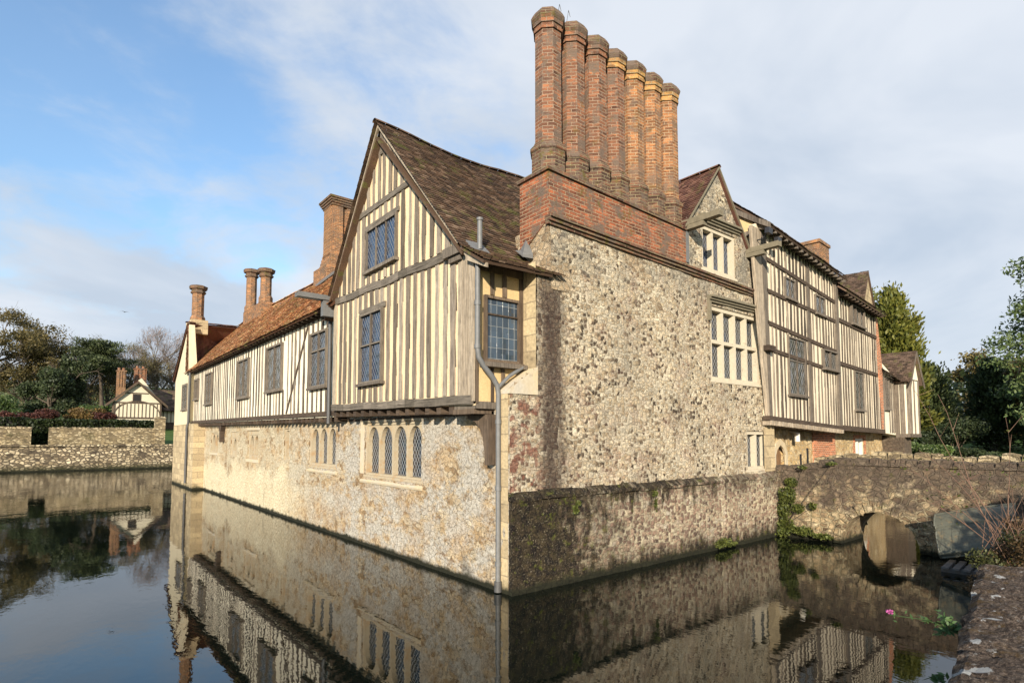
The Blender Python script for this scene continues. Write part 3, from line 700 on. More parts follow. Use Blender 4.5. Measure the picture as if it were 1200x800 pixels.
# ================================================================ SETTING
def ground_h(x, y):
    if y < -3 and x < 30: return 1.0 + min(1.2, max(0, (-y-14)*.04))
    h = 1.7
    if y > 50: h = 2.15 + max(0, min(1, (y-62)/25))*2.6 + max(0, y-90)*.11
    elif x > 25: h = 1.65 + max(0, min(1, (x-36)/60))*3.0
    return h + .12*noise.noise(Vector((x*.11, y*.11, 0)))
def build_ground():
    xs = [-700,-400,-250,-160,-110,-80,-60,-45,-30]+[-30+i*3 for i in range(1,19)]+[27]+[27+i*2.5 for i in range(1,30)]+[120,160,220,320,500,900]
    ys = [-500,-250,-120,-60,-35,-22,-16,-12,-9.5,-7.6]+[-7.6+i*3 for i in range(1,21)]+[56]+[56+i*2.5 for i in range(1,34)]+[150,175,220,300,450,900]
    xs = sorted(set(xs)); ys = sorted(set(ys)); idx = {}; V = []; Fc = []
    for i, x in enumerate(xs):
        for j, y in enumerate(ys): idx[i, j] = len(V); V.append((x, y, min(ground_h(x, y), 26)))
    for i in range(len(xs)-1):
        for j in range(len(ys)-1):
            if -30 <= xs[i] < 27 and -7.6 <= ys[j] < 56: continue
            Fc.append((idx[i,j], idx[i+1,j], idx[i+1,j+1], idx[i,j+1]))
    mb = MB(); mb.mesh(V, Fc, smooth=True); o = mb.build('ground', 'grass'); tag(o, 'grassy garden ground around the moat', None, None, 'structure')
build_ground()
mb = MB(); mb.poly([(-31,-9,0), (28,-9,0), (28,57,0), (-31,57,0)]); tag(mb.build('water', 'water'), 'still dark moat water mirroring the house', None, None, 'structure')
mb = MB(); mb.poly([(-32,-10,-1.5), (29,-10,-1.5), (29,58,-1.5), (-32,58,-1.5)]); tag(mb.build('moat_bed', 'dark_void'), 'muddy bed of the moat', None, None, 'structure')

FW = FR((0,0,0), 90, -1); FS = FR((0,0,0), 0, 1); FE = FR((10.4,-.1,0), 4.27, 1)

# ================================================================ THE MANOR HOUSE
manor = empty('manor_house', (0,0,0), 'medieval moated manor house of stone, brick and half timber rising from the water', 'house')

# ---- west range: stone ground storey
win4 = (3.36, 6.52, 1.96, 3.4); win3 = (8.64, 10.98, 2.06, 3.42)
small_w = [(24.7,26.4,2.2,3.25), (20.7,21.95,2.12,3.26), (17.15,18.8,2.07,3.28), (13.1,13.7,2.15,3.32)]
mb = MB()
stone_sheet(mb, FW, 0, 28.4, -.6, 3.75, [win4, win3]+small_w, d=0, res=.16, amp=.018, reveal=.24)
mb.box(.35, .75, .3, 28.4, -.6, 3.7)
mb.build('stone_wall', 'west_stone', manor)['label'] = 'patchy limewashed stone wall of the west range'
# lower part of the corner with its sloping weathering
mb = MB()
FW.prism(mb, [(.045,-.6),(.44,-.6),(.44,3.93),(.045,3.93)], -.69, .012)
mb.build('quoin_wall', 'quoin', manor)
mb = MB(); mb.mesh([(-.02,-.02,3.93),(.72,-.02,4.42),(.72,.43,4.42),(-.02,.43,3.93),(-.02,-.02,3.85),(.72,-.02,3.85),(.72,.43,3.85),(-.02,.43,3.85)], [(0,1,2,3),(0,4,5,1),(3,2,6,7),(0,3,7,4)])
mb.build('weathering', 'ashlar', manor)

# ---- south front: big stone block
def s_clip(x, z):
    if z > 3.93 and z < 4.42 and x < (z-3.93)/.49*.69: return False
    if z >= 4.42 and x < .69: return False
    if z > 6.33 and x < 1.08+max(0, (7.3-z))*.03: return False
    if z > 7.52 and x < 6.05: return False
    if z > 7.5 and x > 9.5: return False
    if z > 8.72 and (x > 9.1-(z-8.72)*.8 or x < 5.98+(z-8.72)*.86): return False
    return True
w33 = (6.78, 8.52, 7.62, 8.86); w42 = (7.1, 9.8, 4.58, 6.64); w2 = (8.9, 10.12, 2.05, 3.18)
mb = MB(); stone_sheet(mb, FS, 0, 10.5, 1.85, 7.5, [w42, w2], d=0, res=.1, amp=.03, reveal=.2, seed=3, clip=s_clip)
stone_sheet(mb, FS, 5.95, 9.5, 7.5, 10.65, [w33], d=0, res=.08, amp=.02, reveal=.2, seed=3, clip=s_clip)
mb.build('stone_wall', 'south_stone', manor)['label'] = 'tall rubble stone wall under the brick chimneys'
mb = MB()
# west-facing flank of the upper block, tapering shoulder, top and east flank
mb.poly([(.69,0,4.3),(.69,.9,4.3),(.69,.9,6.6),(.69,0,6.6)])
mb.build('quoin_wall', 'quoin', manor)
mb = MB()
mb.hexa([(1.14,.0,6.1),(5,.0,6.1),(5,1.1,6.1),(1.14,1.1,6.1)], [(1.05,.02,7.5),(5,.02,7.5),(5,1.1,7.5),(1.05,1.1,7.5)])
mb.poly([(10.5,0,-.5),(10.5,3,-.5),(10.5,3,7.5),(10.5,0,7.5)]); mb.box(.7, 10.45, 1.2, 1.5, -.5, 7.4)
mb.build('stone_wall', 'block_stone', manor)
# plinth
mb = MB()
def pl_d(x): return .1
stone_sheet(mb, FS, -.02, 10.62, -.6, 1.78, [], d=.1, res=.1, amp=.035, seed=9)
mb.poly([(-.02,-.1,-.6),(-.02,0.0,-.6),(-.02,0.0,1.78),(-.02,-.1,1.78)]); mb.poly([(10.62,-.1,-.6),(10.62,2,-.6),(10.62,2,1.9),(10.62,-.1,1.78)])
rn = random.Random(4)
x = -.02
while x < 10.6:
    x2 = min(10.62, x+rn.uniform(.3,.65)); dz = rn.uniform(-.02,.02); o_ = rn.uniform(.11,.17)
    mb.hexa([(x,-o_,1.77+dz),(x2-.01,-o_,1.77+dz),(x2-.01,.02,1.77),(x,.02,1.77)], [(x,-o_,1.83+dz),(x2-.01,-o_,1.83+dz),(x2-.01,.02,1.96+dz),(x,.02,1.96+dz)]); x = x2
mb.build('plinth', 'plinth_stone', manor)['label'] = 'mossy damp stone plinth along the water'

# string course of moulded brick, sagging a little
mb = MB()
for k in range(24):
    x0, x1 = 1.0+k*8.72/24, 1.0+(k+1)*8.72/24; f = lambda x: 7.56-(x-1)*.028
    for (za, zb, dd) in ((-.10,-.04,.05), (-.038,.03,.10), (.032,.09,.15)):
        mb.hexa([(x0,-dd,f(x0)+za),(x1-.004,-dd,f(x1)+za),(x1-.004,.05,f(x1)+za),(x0,.05,f(x0)+za)], [(x0,-dd,f(x0)+zb),(x1-.004,-dd,f(x1)+zb),(x1-.004,.05,f(x1)+zb),(x0,.05,f(x0)+zb)])
mb.build('string_course', 'brick_mossy', manor)
# brick base of the seven shafts
mb = MB()
mb.hexa([(1.03,-.02,7.6),(6.02,-.02,7.5),(6.02,.92,7.5),(1.03,.92,7.0)], [(1.03,-.02,8.62),(6.02,-.02,8.46),(6.02,.92,8.46),(1.03,.92,8.62)])
cb = mb.build('chimney_base', 'brick_red', manor)
mb = MB(); mb.hexa([(.98,-.07,8.622),(6.06,-.07,8.462),(6.06,.97,8.462),(.98,.97,8.622)], [(.98,-.07,8.70),(6.06,-.07,8.54),(6.06,.97,8.54),(.98,.97,8.70)])
mb.build('coping', 'brick_mossy', cb)
mats7 = ['brick_shaft','brick_shaft','brick_shaft','brick_shaft','brick_warm','brick_warm','brick_warm']
lab7 = ['first and nearest of the seven octagonal brick chimneys', 'second octagonal brick chimney, with a wire aerial behind it', 'third octagonal brick chimney of the row', 'fourth and middle brick chimney of the row', 'fifth octagonal brick chimney of the row', 'sixth octagonal brick chimney of the row', 'last octagonal brick chimney with yellow lichen under its cap']
for k in range(7):
    rk = random.Random(k+40); cx_ = 1.49+k*.722+rk.uniform(-.012,.012); cy_ = .45+rk.uniform(-.02,.02); zb = 8.68-k*.022; r = .298+rk.uniform(-.006,.006); ush = k*.13
    lean = 0
    mb = MB(); ngon_prism(mb, cx_, cy_, [(zb+.82, r+.0), (12.1, r*.985)], ushift=ush)
    sh = mb.build('chimney', mats7[k], manor); sh['label'] = lab7[k]
    mb = MB(); R2 = .365; ngon_prism(mb, cx_, cy_, [(zb, R2), (zb+.56, R2), (zb+.6, R2+.035), (zb+.66, R2+.035), (zb+.76, r+.03), (zb+.822, r+.002)], ushift=ush); mb.build('pedestal', 'brick_mossy' if k % 3 else 'brick_mossy', sh)
    mb = MB(); ngon_prism(mb, cx_, cy_, [(12.02, r-.01),(12.02, r+.03), (12.08, r+.035), (12.09, r+.005), (12.15, r+.01), (12.16, r+.04), (12.24, r+.05)], ushift=ush); mb.build('collar', 'brick_yellow' if k > 2 else 'brick_shaft', sh)
    mb = MB(); ngon_prism(mb, cx_, cy_, [(12.242, r-.02), (12.245, r+.052), (12.34, r+.085), (12.42, r+.05), (12.52, r-.01)], ushift=ush); mb.build('cap', 'brick_mossy', sh)
mb = MB()
for dx_ in (0, .32):
    tube(mb, [(2.62+dx_,1.3,8.7),(2.6+dx_,1.3,13.6),(2.66+dx_,1.3,13.9),(2.72+dx_,1.3,13.75)], .008, 4)
tube(mb, [(2.5,1.3,13.4),(3.1,1.3,13.4)], .006, 4)
mb.build('aerial', 'black_metal', manor)

# dormer gable beside the shafts: kneelers, verge, roof
mb = MB()
def roofslab(mb, a, b, c, d, th=.06):
    a, b, c, d = map(Vector, (a,b,c,d)); n = ((b-a).cross(d-a)).normalized(); n = n if n.z > 0 else -n
    mb.hexa([p-n*th for p in (a,b,c,d)], [p-n*.004 for p in (a,b,c,d)])
rf = MB(); tiles(rf, (5.8,4.6,8.5), (5.8,-.1,8.5), (7.56,-.1,10.66), (7.56,4.6,10.66), seed=11)
tiles(rf, (9.3,-.1,8.5), (9.3,4.6,8.5), (7.56,4.6,10.66), (7.56,-.1,10.66), seed=12)
roofslab(rf, (5.8,4.6,8.5), (5.8,-.08,8.5), (7.56,-.08,10.66), (7.56,4.6,10.66)); roofslab(rf, (9.3,4.6,8.5), (9.3,-.08,8.5), (7.56,-.08,10.66), (7.56,4.6,10.66))
ridge_tiles(rf, (7.56,-.12,10.7), (7.56,4.6,10.7), .09)
rf.build('roof', 'tile_red', manor)['label'] = 'small red tiled roof of the stone dormer gable'
mb = MB()
for (xa, za, xb, zb) in ((5.88,8.62,7.56,10.7), (9.22,8.62,7.56,10.7)):
    for k in range(10):
        t0, t1 = k/10, (k+1)/10; mb.hexa([(xa+(xb-xa)*t0,-.12,za+(zb-za)*t0-.09),(xa+(xb-xa)*t1,-.12,za+(zb-za)*t1-.09),(xa+(xb-xa)*t1,.02,za+(zb-za)*t1-.09),(xa+(xb-xa)*t0,.02,za+(zb-za)*t0-.09)],
            [(xa+(xb-xa)*t0,-.12,za+(zb-za)*t0-.03),(xa+(xb-xa)*t1,-.12,za+(zb-za)*t1-.03),(xa+(xb-xa)*t1,.02,za+(zb-za)*t1-.03),(xa+(xb-xa)*t0,.02,za+(zb-za)*t0-.03)])
mb.build('verge', 'lead_moss', manor)
for (x_, L_, z_) in ((6.05, 1.02, 8.6), (9.22, .98, 8.5)):
    mb = MB(); mb.box(x_-.10, x_+.10, -L_, .3, z_, z_+.035); mb.box(x_-.10, x_-.075, -L_, .3, z_+.035, z_+.15); mb.box(x_+.075, x_+.10, -L_, .3, z_+.035, z_+.17)
    mb.box(x_-.09, x_+.09, -L_*.55, .1, z_-.12, z_-.002)
    mb.build('gutter_spout', 'lead_moss', manor)
mb = MB(); mb.box(5.98, 6.10, -.04, .5, 7.62, 8.58); mb.build('downpipe', 'lead', manor)

# south windows
window(FS, *w33[:2], *w33[2:], -.12, manor, 3, (), mull=.09, fr=.10, depth=.1, proud=.08, mat='pale_stone', pane='glass_blue', label='three light stone window in the dormer gable')
window(FS, *w42[:2], *w42[2:], -.12, manor, 4, (5.66,), mull=.10, fr=.11, depth=.1, proud=.085, mat='pale_stone', pane='glass_diamond', label='tall eight light stone mullioned window')
window(FS, *w2[:2], *w2[2:], -.12, manor, 2, (), mull=.10, fr=.10, depth=.1, proud=.08, mat='pale_stone', pane='glass_diamond', label='low two light stone window at the end of the rubble wall')
mb = MB()
for (a, b, z, z2) in ((6.65, 8.7, 8.92, 8.95), (6.98, 9.95, 6.72, 6.76)):
    for (q, dd) in ((0, .06), (.062, .11), (.122, .17)): FS.box(mb, a, b, z+q, z+q+.06, -.02, dd, z2+q, z2+q+.06)
FS.box(mb, 6.98, 7.06, 6.2, 6.72, -.02, .08)
build_pieces(mb, 'hood_mould', 'lead_moss', manor)
mb = MB(); FS.box(mb, 9.9, 10.5, 1.97, 3.3, .0, .035); FS.box(mb, 10.02, 10.5, 3.3, 7.4, 0, .03)
mb.build('quoins', 'quoin', manor)

# ---- the timbered gable over the corner
def lin(a, za, b, zb): return lambda s: za+(zb-za)*(s-a)/(b-a)
D5 = .5
gb = lin(.56, 3.74, 7.5, 3.86); gbeam = lin(1.3, 6.76, 7.5, 6.88)
AP = (4.62, 11.02)
def gable_top(s): return 6.62+(s-.45)*(AP[1]-6.62)/(AP[0]-.45) if s < AP[0] else AP[1]-(s-AP[0])*(AP[1]-7.0)/(7.64-AP[0])
mb = MB(); FW.prism(mb, [(.45,3.62),(7.6,3.8),(7.6,6.9),(4.62,10.9),(.62,6.6),(.45,6.4)], D5-.25, D5)
mb.build('plaster_wall', 'plaster_yellow', manor)['label'] = 'yellow cream plaster of the corner gable'
mb = MB()
aw = (3.72, 5.44, 7.36, 8.5); lw = (4.38, 5.72, 4.4, 6.26)
studs(mb, FW, 1.12, 7.35, lambda s: gb(s)+.1, lambda s: gbeam(s), .325, .155, D5, .03, 1, .18, skip=[(lw[0]-.04, lw[1]+.04, lw[2]-.04, lw[3]+.1)])
studs(mb, FW, 1.3, 7.3, lambda s: gbeam(s)+.2, lambda s: min(gable_top(s)-.08, 8.95), .32, .145, D5, .03, 2, .18, skip=[(aw[0]-.04, aw[1]+.04, aw[2]-.04, aw[3]+.08)])
studs(mb, FW, 3.1, 6.1, lambda s: 9.12, lambda s: gable_top(s)-.14, .32, .14, D5, .03, 3)
tf = mb.build('timber_frame', 'oak_grey', manor); 
mb = MB()
FW.box(mb, .45, .62, 3.7, 6.6, D5-.17, D5+.05); FW.box(mb, .64, .84, 3.7, 6.66, D5-.1, D5+.045); FW.box(mb, .865, 1.02, 3.7, 6.66, D5-.1, D5+.035)
FW.box(mb, 7.4, 7.62, 3.8, 6.95, D5-.1, D5+.04)
build_pieces(mb, 'corner_post', 'oak_pale', manor)
mb = MB()
for k in range(16):   # bressumer and collar, slightly wavy
    a, b = .5+k*7.1/16, .5+(k+1)*7.1/16; w1, w2_ = .02*math.sin(k*1.3), .02*math.sin((k+1)*1.3)
    if a > .9: FW.box(mb, a, b-.001, gbeam(a)-.02+w1, gbeam(a)+.17+w1, D5-.05, D5+.055, gbeam(b)-.02+w2_, gbeam(b)+.17+w2_)
    FW.box(mb, a, b-.001, gb(a)-.10+w1*.5, gb(a)+.08+w1*.5, D5-.2, D5+.075, gb(b)-.10+w2_*.5, gb(b)+.08+w2_*.5)
FW.box(mb, 3.0, 6.05, 8.96, 9.1, D5-.05, D5+.045); FW.box(mb, 4.55, 4.69, 10.3, 10.9, D5-.05, D5+.05)
FW.box(mb, 4.3, 5.8, 6.27, 6.4, D5-.02, D5+.05); FW.box(mb, 3.64, 5.52, 8.51, 8.62, D5-.02, D5+.05)
build_pieces(mb, 'beam', 'oak_beam', manor)
# jetty joists under the gable and the wing
mb = MB()
for k in range(15):
    y = .75+k*.48; FW.box(mb, y, y+.17, gb(y)-.27, gb(y)-.102, -.3, D5-.02+.02*math.sin(k*7))
FW.box(mb, .5, 7.6, 3.46, 3.52, -.3, .06); FW.box(mb, .5, 7.6, 3.64, 3.66, -.3, .3)
mb.build('joists', 'oak_dark_beam', manor)
mb = MB()   # curved bracket at the corner
pts = [(.5,3.42),(1.12,3.42)]+[(1.12-.42*math.sin(q*math.pi/2/6)-.0, 3.42-.08-.85*(1-math.cos(q*math.pi/2/6))) for q in range(7)]+[(.7,2.46),(.5,2.46)]
FW.prism(mb, [(.42,3.45),(.42,2.45),(.54,2.45),(.56,2.75),(.62,3.0),(.72,3.18),(.88,3.31),(1.15,3.38),(1.15,3.45)], .02, .2)
FW.prism(mb, [(.5,3.56),(.5,3.46),(1.25,3.46),(1.25,3.56)], .0, .5)
mb.build('bracket', 'oak_dark', manor)['label'] = 'curved oak bracket under the corner of the jetty'
window(FW, *aw[:2], *aw[2:], D5, manor, 3, (), mull=.035, fr=.06, depth=.0, proud=.075, mat='oak_frame', pane='glass_blue', label='three light leaded window high in the timbered gable')
window(FW, *lw[:2], *lw[2:], D5, manor, 2, (5.4,), mull=.035, fr=.06, depth=.0, proud=.10, mat='oak_frame', pane='glass_blue', label='tall leaded window in the timbered gable above the jetty')
# return wall facing the moat with its leaded window
FRt = FR((0,.43,0), 0, 1)
mb = MB(); FRt.box(mb, -.5, .7, 3.65, 6.45, -.15, 0); mb.build('plaster_wall', 'plaster_ochre', manor)['label'] = 'ochre plaster strip round the corner of the gable'
mb = MB()
for (a, b, z0, z1) in ((-.5,-.46,3.66,6.4), (.6,.69,4.3,6.4), (-.16,-.07,5.85,6.4), (.15,.25,5.85,6.4), (-.14,-.08,3.7,4.4), (.12,.2,3.95,4.4)):
    FRt.box(mb, a, b, z0, z1, -.02, .03)
FRt.box(mb, -.5, .69, 6.3, 6.45, -.02, .04)
mb.build('timber_frame', 'oak_dark', manor)
window(FRt, -.33, .58, 4.5, 5.82, 0, manor, 1, (5.45,), mull=.03, fr=.055, depth=.0, proud=.08, mat='oak_dark', pane='glass_square', label='square paned window round the corner beside the downpipe')
mb = MB(); FRt.box(mb, -.42, .66, 4.38, 4.47, .0, .2)
FW.box(mb, .42, 1.2, 3.56, 3.7, .0, .49)
build_pieces(mb, 'sill_beam', 'oak_frame', manor)

# main roof over the gable range
def warp_main(p):
    x = p.x; t = max(0, min(1, (p.z-6.4)/4.6)); q = p.copy(); q.z -= .17*t*(math.exp(-((x-1.9)/1.7)**2)-.1)*(1 if x > -.6 else .0); return q
rf = MB()
def keep_s(s, t):
    x = -.72+s*10.9; return True
tiles(rf, (-.74,.62,6.74), (10.1,.62,6.74), (10.1,4.62,10.98), (-.74,4.62,11.12), seed=1, warp=warp_main, keep=lambda s, t: -.74+s*10.84 < 1.12 or t > .08)
tiles(rf, (-.76,-.14,6.33), (1.42,-.14,6.37), (1.12,.66,6.79), (-.74,.66,6.79), seed=2)
roofslab(rf, (-.70,.62,6.66), (10.1,.62,6.66), (10.1,4.62,10.6), (-.70,4.62,10.72)); roofslab(rf, (-.72,-.12,6.32), (1.06,-.12,6.36), (1.06,.66,6.78), (-.70,.66,6.78))
tiles(rf, (10.1,8.0,6.9), (-.74,8.0,6.6), (-.74,4.62,11.12), (10.1,4.62,10.98), gauge=.2, width=.35, seed=3, warp=warp_main)
roofslab(rf, (10.1,8.0,6.8), (-.70,8.0,6.5), (-.70,4.62,10.72), (10.1,4.62,10.6))
ridge_tiles(rf, (-.76,4.62,11.14), (10.1,4.62,11.0), .1, warp=warp_main)
rf.build('roof', 'tile_dark', manor)['label'] = 'mossy dark tiled roof over the corner gable'
mb = MB()
for (pa, pb) in (((.62-.05,6.66),(4.62,11.06)), ((7.72,6.98),(4.62,11.06))):
    n = 12
    for k in range(n):
        t0, t1 = k/n, (k+1)/n; a = (pa[0]+(pb[0]-pa[0])*t0, pa[1]+(pb[1]-pa[1])*t0); b = (pa[0]+(pb[0]-pa[0])*t1, pa[1]+(pb[1]-pa[1])*t1)
        FW.box(mb, a[0], b[0], a[1]-.09, a[1]-.01, .6, .66, b[1]-.09, b[1]-.01)
FW.box(mb, -.1, .57, 6.2, 6.34, .6, .66, 6.5, 6.64); 
build_pieces(mb, 'bargeboard', 'oak_pale', manor)
mb = MB(); FW.box(mb, .75, 1.45, 6.72, 6.92, .5, .66); FW.box(mb, .85, 1.3, 6.6, 6.72, .5, .6); mb.build('bracket', 'oak_frame', manor)
# vent on the tiles
mb = MB(); tube(mb, [(-.28,.62,6.8),(-.28,.62,7.42)], .055, 10); tube(mb, [(-.28,.62,7.40),(-.28,.62,7.45)], .072, 10)
mb.hexa([(-.48,.45,6.62),(-.08,.45,6.62),(-.08,.85,6.98),(-.48,.85,6.98)], [(-.48,.44,6.66),(-.08,.44,6.66),(-.08,.84,7.02),(-.48,.84,7.02)])
mb.build('roof_vent', 'lead', manor)
mb = MB(); mb.hexa([(.8,.55,6.85),(1.05,.5,6.85),(1.05,.75,7.05),(.8,.8,7.05)], [(.8,.55,6.9),(1.05,.5,6.95),(1.05,.72,7.35),(.95,.8,7.1)]); mb.build('flashing', 'lead', manor)
# downpipe on the corner
mb = MB(); px = [(-.56,.30,6.45),(-.56,.30,4.75),(-.54,.29,4.55),(-.42,.28,4.38),(-.22,.27,4.18),(-.1,.27,4.02),(-.07,.27,3.85),(-.07,.27,.12)]
tube(mb, px, .052, 12); tube(mb, [(.55,.26,4.42),(.2,.26,4.22),(-.08,.26,3.98)], .04, 8)
for z in (5.6, 4.75, 3.3, 2.0, .55): tube(mb, [((-.56 if z > 4.5 else -.07), (.30 if z > 4.5 else .27), z-.04), ((-.56 if z > 4.5 else -.07), (.30 if z > 4.5 else .27), z+.04)], .064, 12)
dp = mb.build('downpipe', 'lead', manor); dp['label'] = 'long grey lead downpipe on the corner'
mb = MB(); tube(mb, [(-.07,.27,.02),(-.07,.27,.22)], .075, 12); mb.build('shoe', 'lead_dark', dp)
# ground-floor windows
def gothic(r, lights, label, mull=.075, fr=.07):
    window(FW, *r, -.10, manor, lights, (), mull=mull, fr=fr, depth=.12, proud=.06, mat='tracery', pane='glass_diamond', arched=True, label=label)
gothic(win4, 4, 'four light arched stone window under the corner jetty'); gothic(win3, 3, 'three light arched stone window with brown reveal', .1, .1)
gothic(small_w[0], 2, 'small arched stone window farthest along the west wall'); gothic(small_w[1], 1, 'single light stone window in the west wall', fr=.3)
gothic(small_w[2], 2, 'two light pale stone window in the west wall', .14, .18); window(FW, *small_w[3], -.1, manor, 1, (), fr=.08, depth=.1, proud=.05, mat='tracery', label='narrow slit window in the west wall')
mb = MB()
for (a, b, z, k) in ((3.3,6.75,1.95,.14), (8.5,11.1,2.05,.13)):
    mb.hexa([FW.P(a,z-.22,.03),FW.P(b,z-.22,.03),FW.P(b,z-.22,-.1),FW.P(a,z-.22,-.1)], [FW.P(a,z-.17,.05),FW.P(b,z-.17,.05),FW.P(b,z-.02,-.1),FW.P(a,z-.02,-.1)])
for (a, b, z) in ((3.3,6.8,3.43), (8.55,11.15,3.45)): FW.box(mb, a, b, z, z+.05, -.02, .03); 
FW.box(mb, 6.56, 6.8, 1.98, 3.43, -.02, .012); FW.box(mb, 16.9,19.0,2.86+.45,3.42,-.02,.025); FW.box(mb, 16.95,18.95,1.9,2.04,-.02,.04); FW.box(mb, 24.5,26.6,2.05,2.16,-.02,.04)
build_pieces(mb, 'sill', 'ashlar', manor)

# ---- west wing: timber storey
D3 = .35; wb = lin(7.6, 3.66, 30.8, 3.86); wt = lambda s: 6.9
mb = MB(); FW.box(mb, 7.6, 29.7, 3.6, 7.0, D3-.2, D3, 3.8, 7.0); mb.build('plaster_wall', 'plaster_cream', manor)['label'] = 'pale cream plaster of the long west wing'
wins = [(8.45,9.92,4.58,6.36), (12.85,14.72,4.76,6.5), (17.4,19.2,4.74,6.44), (24.7,26.25,4.78,6.46)]
mb = MB(); studs(mb, FW, 7.75, 29.6, lambda s: wb(s)+.05, wt, .40, .125, D3, .025, 5, skip=[(a-.04,b+.04,c-.04,e+.04) for a,b,c,e in wins], wv=.4)
mb.build('timber_frame', 'oak_thin', manor)
mb = MB()
FW.box(mb, 7.6, 29.7, 3.64, 3.78, D3-.1, D3+.06, 3.82, 3.96); FW.box(mb, 7.6, 29.7, 6.78, 6.93, D3-.1, D3+.05)
for (a,b,z0,z1,z2,z3) in ((10.25,10.42,6.55,6.55,0,0),):
    FW.prism(mb, [(10.2,6.75),(10.32,6.75),(12.42,3.84),(12.3,3.84)], D3, D3+.03)
build_pieces(mb, 'beam', 'oak_dark_beam', manor)
mb = MB()
for k in range(54):
    y = 7.8+k*.42; z = wb(y); FW.box(mb, y, y+.14, z-.20, z-.03, -.2, D3-.01+.015*math.sin(k*5))
    if k < 53: y2 = 7.6+k*.42; FW.box(mb, y2, y2+.09, 6.78, 6.86, D3, .62, ) 
FW.box(mb, 7.6, 29.7, 3.52, 3.545, -.3, D3-.1, 3.7, 3.725)
mb.build('joists', 'oak_dark_beam', manor)
mb = MB(); FW.prism(mb, [(22.9,3.7),(23.9,3.7),(23.45,3.3),(23.4,2.75),(23.2,2.75),(23.2,3.3)], .02, .22); mb.build('bracket', 'oak_dark_beam', manor)
wl_ = ['leaded window next to the downpipe in the west wing', 'second oak framed window along the west wing', 'third oak framed window along the west wing', 'fourth oak framed window along the west wing']
for i, w_ in enumerate(wins): window(FW, *w_, D3, manor, 2, (5.75,) if i == 0 else (), mull=.05, fr=.07, depth=.0, proud=.10, mat='oak_frame', pane='glass_diamond' if i == 0 else 'glass_far', label=wl_[i])
window(FW, 28.2, 29.3, 5.2, 6.4, D3, manor, 2, (), mull=.05, fr=.1, depth=0, proud=.1, mat='oak_frame', pane='glass_far')
# end bay
mb = MB(); stone_sheet(mb, FW, 28.12, 34.9, -.6, 3.78, [], d=.58, res=.2, amp=.03, seed=5)
mb.poly([(-.58,28.12,-.6),(.3,28.12,-.6),(.3,28.12,3.78),(-.58,28.12,3.78)]); mb.poly([(-.58,28.12,3.78),(.3,28.12,3.78),(.3,34.9,3.78),(-.58,34.9,3.78)]); mb.poly([(-.58,34.9,-.6),(9,34.9,-.6),(9,34.9,3.78),(-.58,34.9,3.78)])
mb.build('stone_wall', 'quoin', manor)['label'] = 'projecting pale stone end bay at the far corner'
mb = MB(); FW.prism(mb, [(29.7,3.78),(35.2,3.78),(35.3,6.7),(31.05,9.97),(29.7,6.84)], .2, .52)
mb.box(-.2, 9, 35.0, 35.2, 3.78, 6.8); mb.build('plaster_wall', 'plaster_bay', manor)['label'] = 'cream rendered end bay and its gable'
window(FW, 30.75, 32.4, 4.7, 6.3, .52, manor, 2, (), mull=.06, fr=.12, depth=0, proud=.06, mat='oak_frame', pane='glass_far', label='window in the rendered end bay')
mb = MB(); tube(mb, [(-.62,29.55,6.9),(-.62,29.55,3.9),(-.66,29.7,3.5),(-.66,29.7,.3)], .07, 8); mb.build('downpipe', 'lead_dark', manor)['label'] = 'far dark downpipe at the end bay'
mb = MB(); tube(mb, [(-.47,8.08,6.75),(-.47,8.08,6.4),(-.5,7.98,6.2),(-.5,7.98,3.4)], .055, 10); mb.box(-.62,-.32,7.95,8.2,6.7,6.95)
mb.build('downpipe', 'lead_dark', manor)['label'] = 'dark downpipe between gable and west wing'
mb = MB(); mb.box(-1.6,-.42,7.62,7.88,7.02,7.06); mb.box(-1.6,-.42,7.62,7.65,7.06,7.16); mb.box(-1.6,-.42,7.85,7.88,7.06,7.16); mb.box(-.85,-.4,7.66,7.84,6.55,7.01); mb.build('gutter_spout', 'lead', manor)
# wing roof
def warp_w(p): q = p.copy(); q.z -= .12*math.sin((p.y-8)/27*math.pi*2)*max(0, min(1, (p.z-6.9)/3.7)); return q
rf = MB()
tiles(rf, (-.74,30.9,6.88), (-.74,7.5,6.88), (3.0,7.5,10.62), (3.0,34.0,10.68), seed=6, gauge=.125, width=.19, warp=warp_w)
roofslab(rf, (-.70,30.9,6.86), (-.70,7.5,6.86), (3.0,7.5,10.55), (3.0,34.0,10.6))
ridge_tiles(rf, (3.0,9,10.66), (3.0,34.0,10.72), .12, warp=warp_w)
roofslab(rf, (6.7,34,6.9), (6.7,7.5,6.9), (3.0,7.5,10.55), (3.0,34.0,10.6), .1)
rf.build('roof', 'tile_warm', manor)['label'] = 'long orange brown tiled roof of the west wing'
rf = MB()
tiles(rf, (-.72,30.6,6.95), (2.9,34.0,10.6), (2.9,34.1,10.7), (-.62,31.1,10.05), seed=7, gauge=.14, width=.22)
tiles(rf, (6,36.4,6.8), (-.7,35.5,6.8), (-.62,31.1,10.05), (6,33.6,10.7), seed=8, gauge=.2, width=.3); roofslab(rf, (6,36.4,6.75), (-.66,35.5,6.75), (-.6,31.1,10.0), (6,33.6,10.6))
ridge_tiles(rf, (-.66,31.05,10.1), (3.0,34.1,10.74), .11)
rf.build('roof', 'tile_red', manor)['label'] = 'shadowed red roof of the far cross gable'
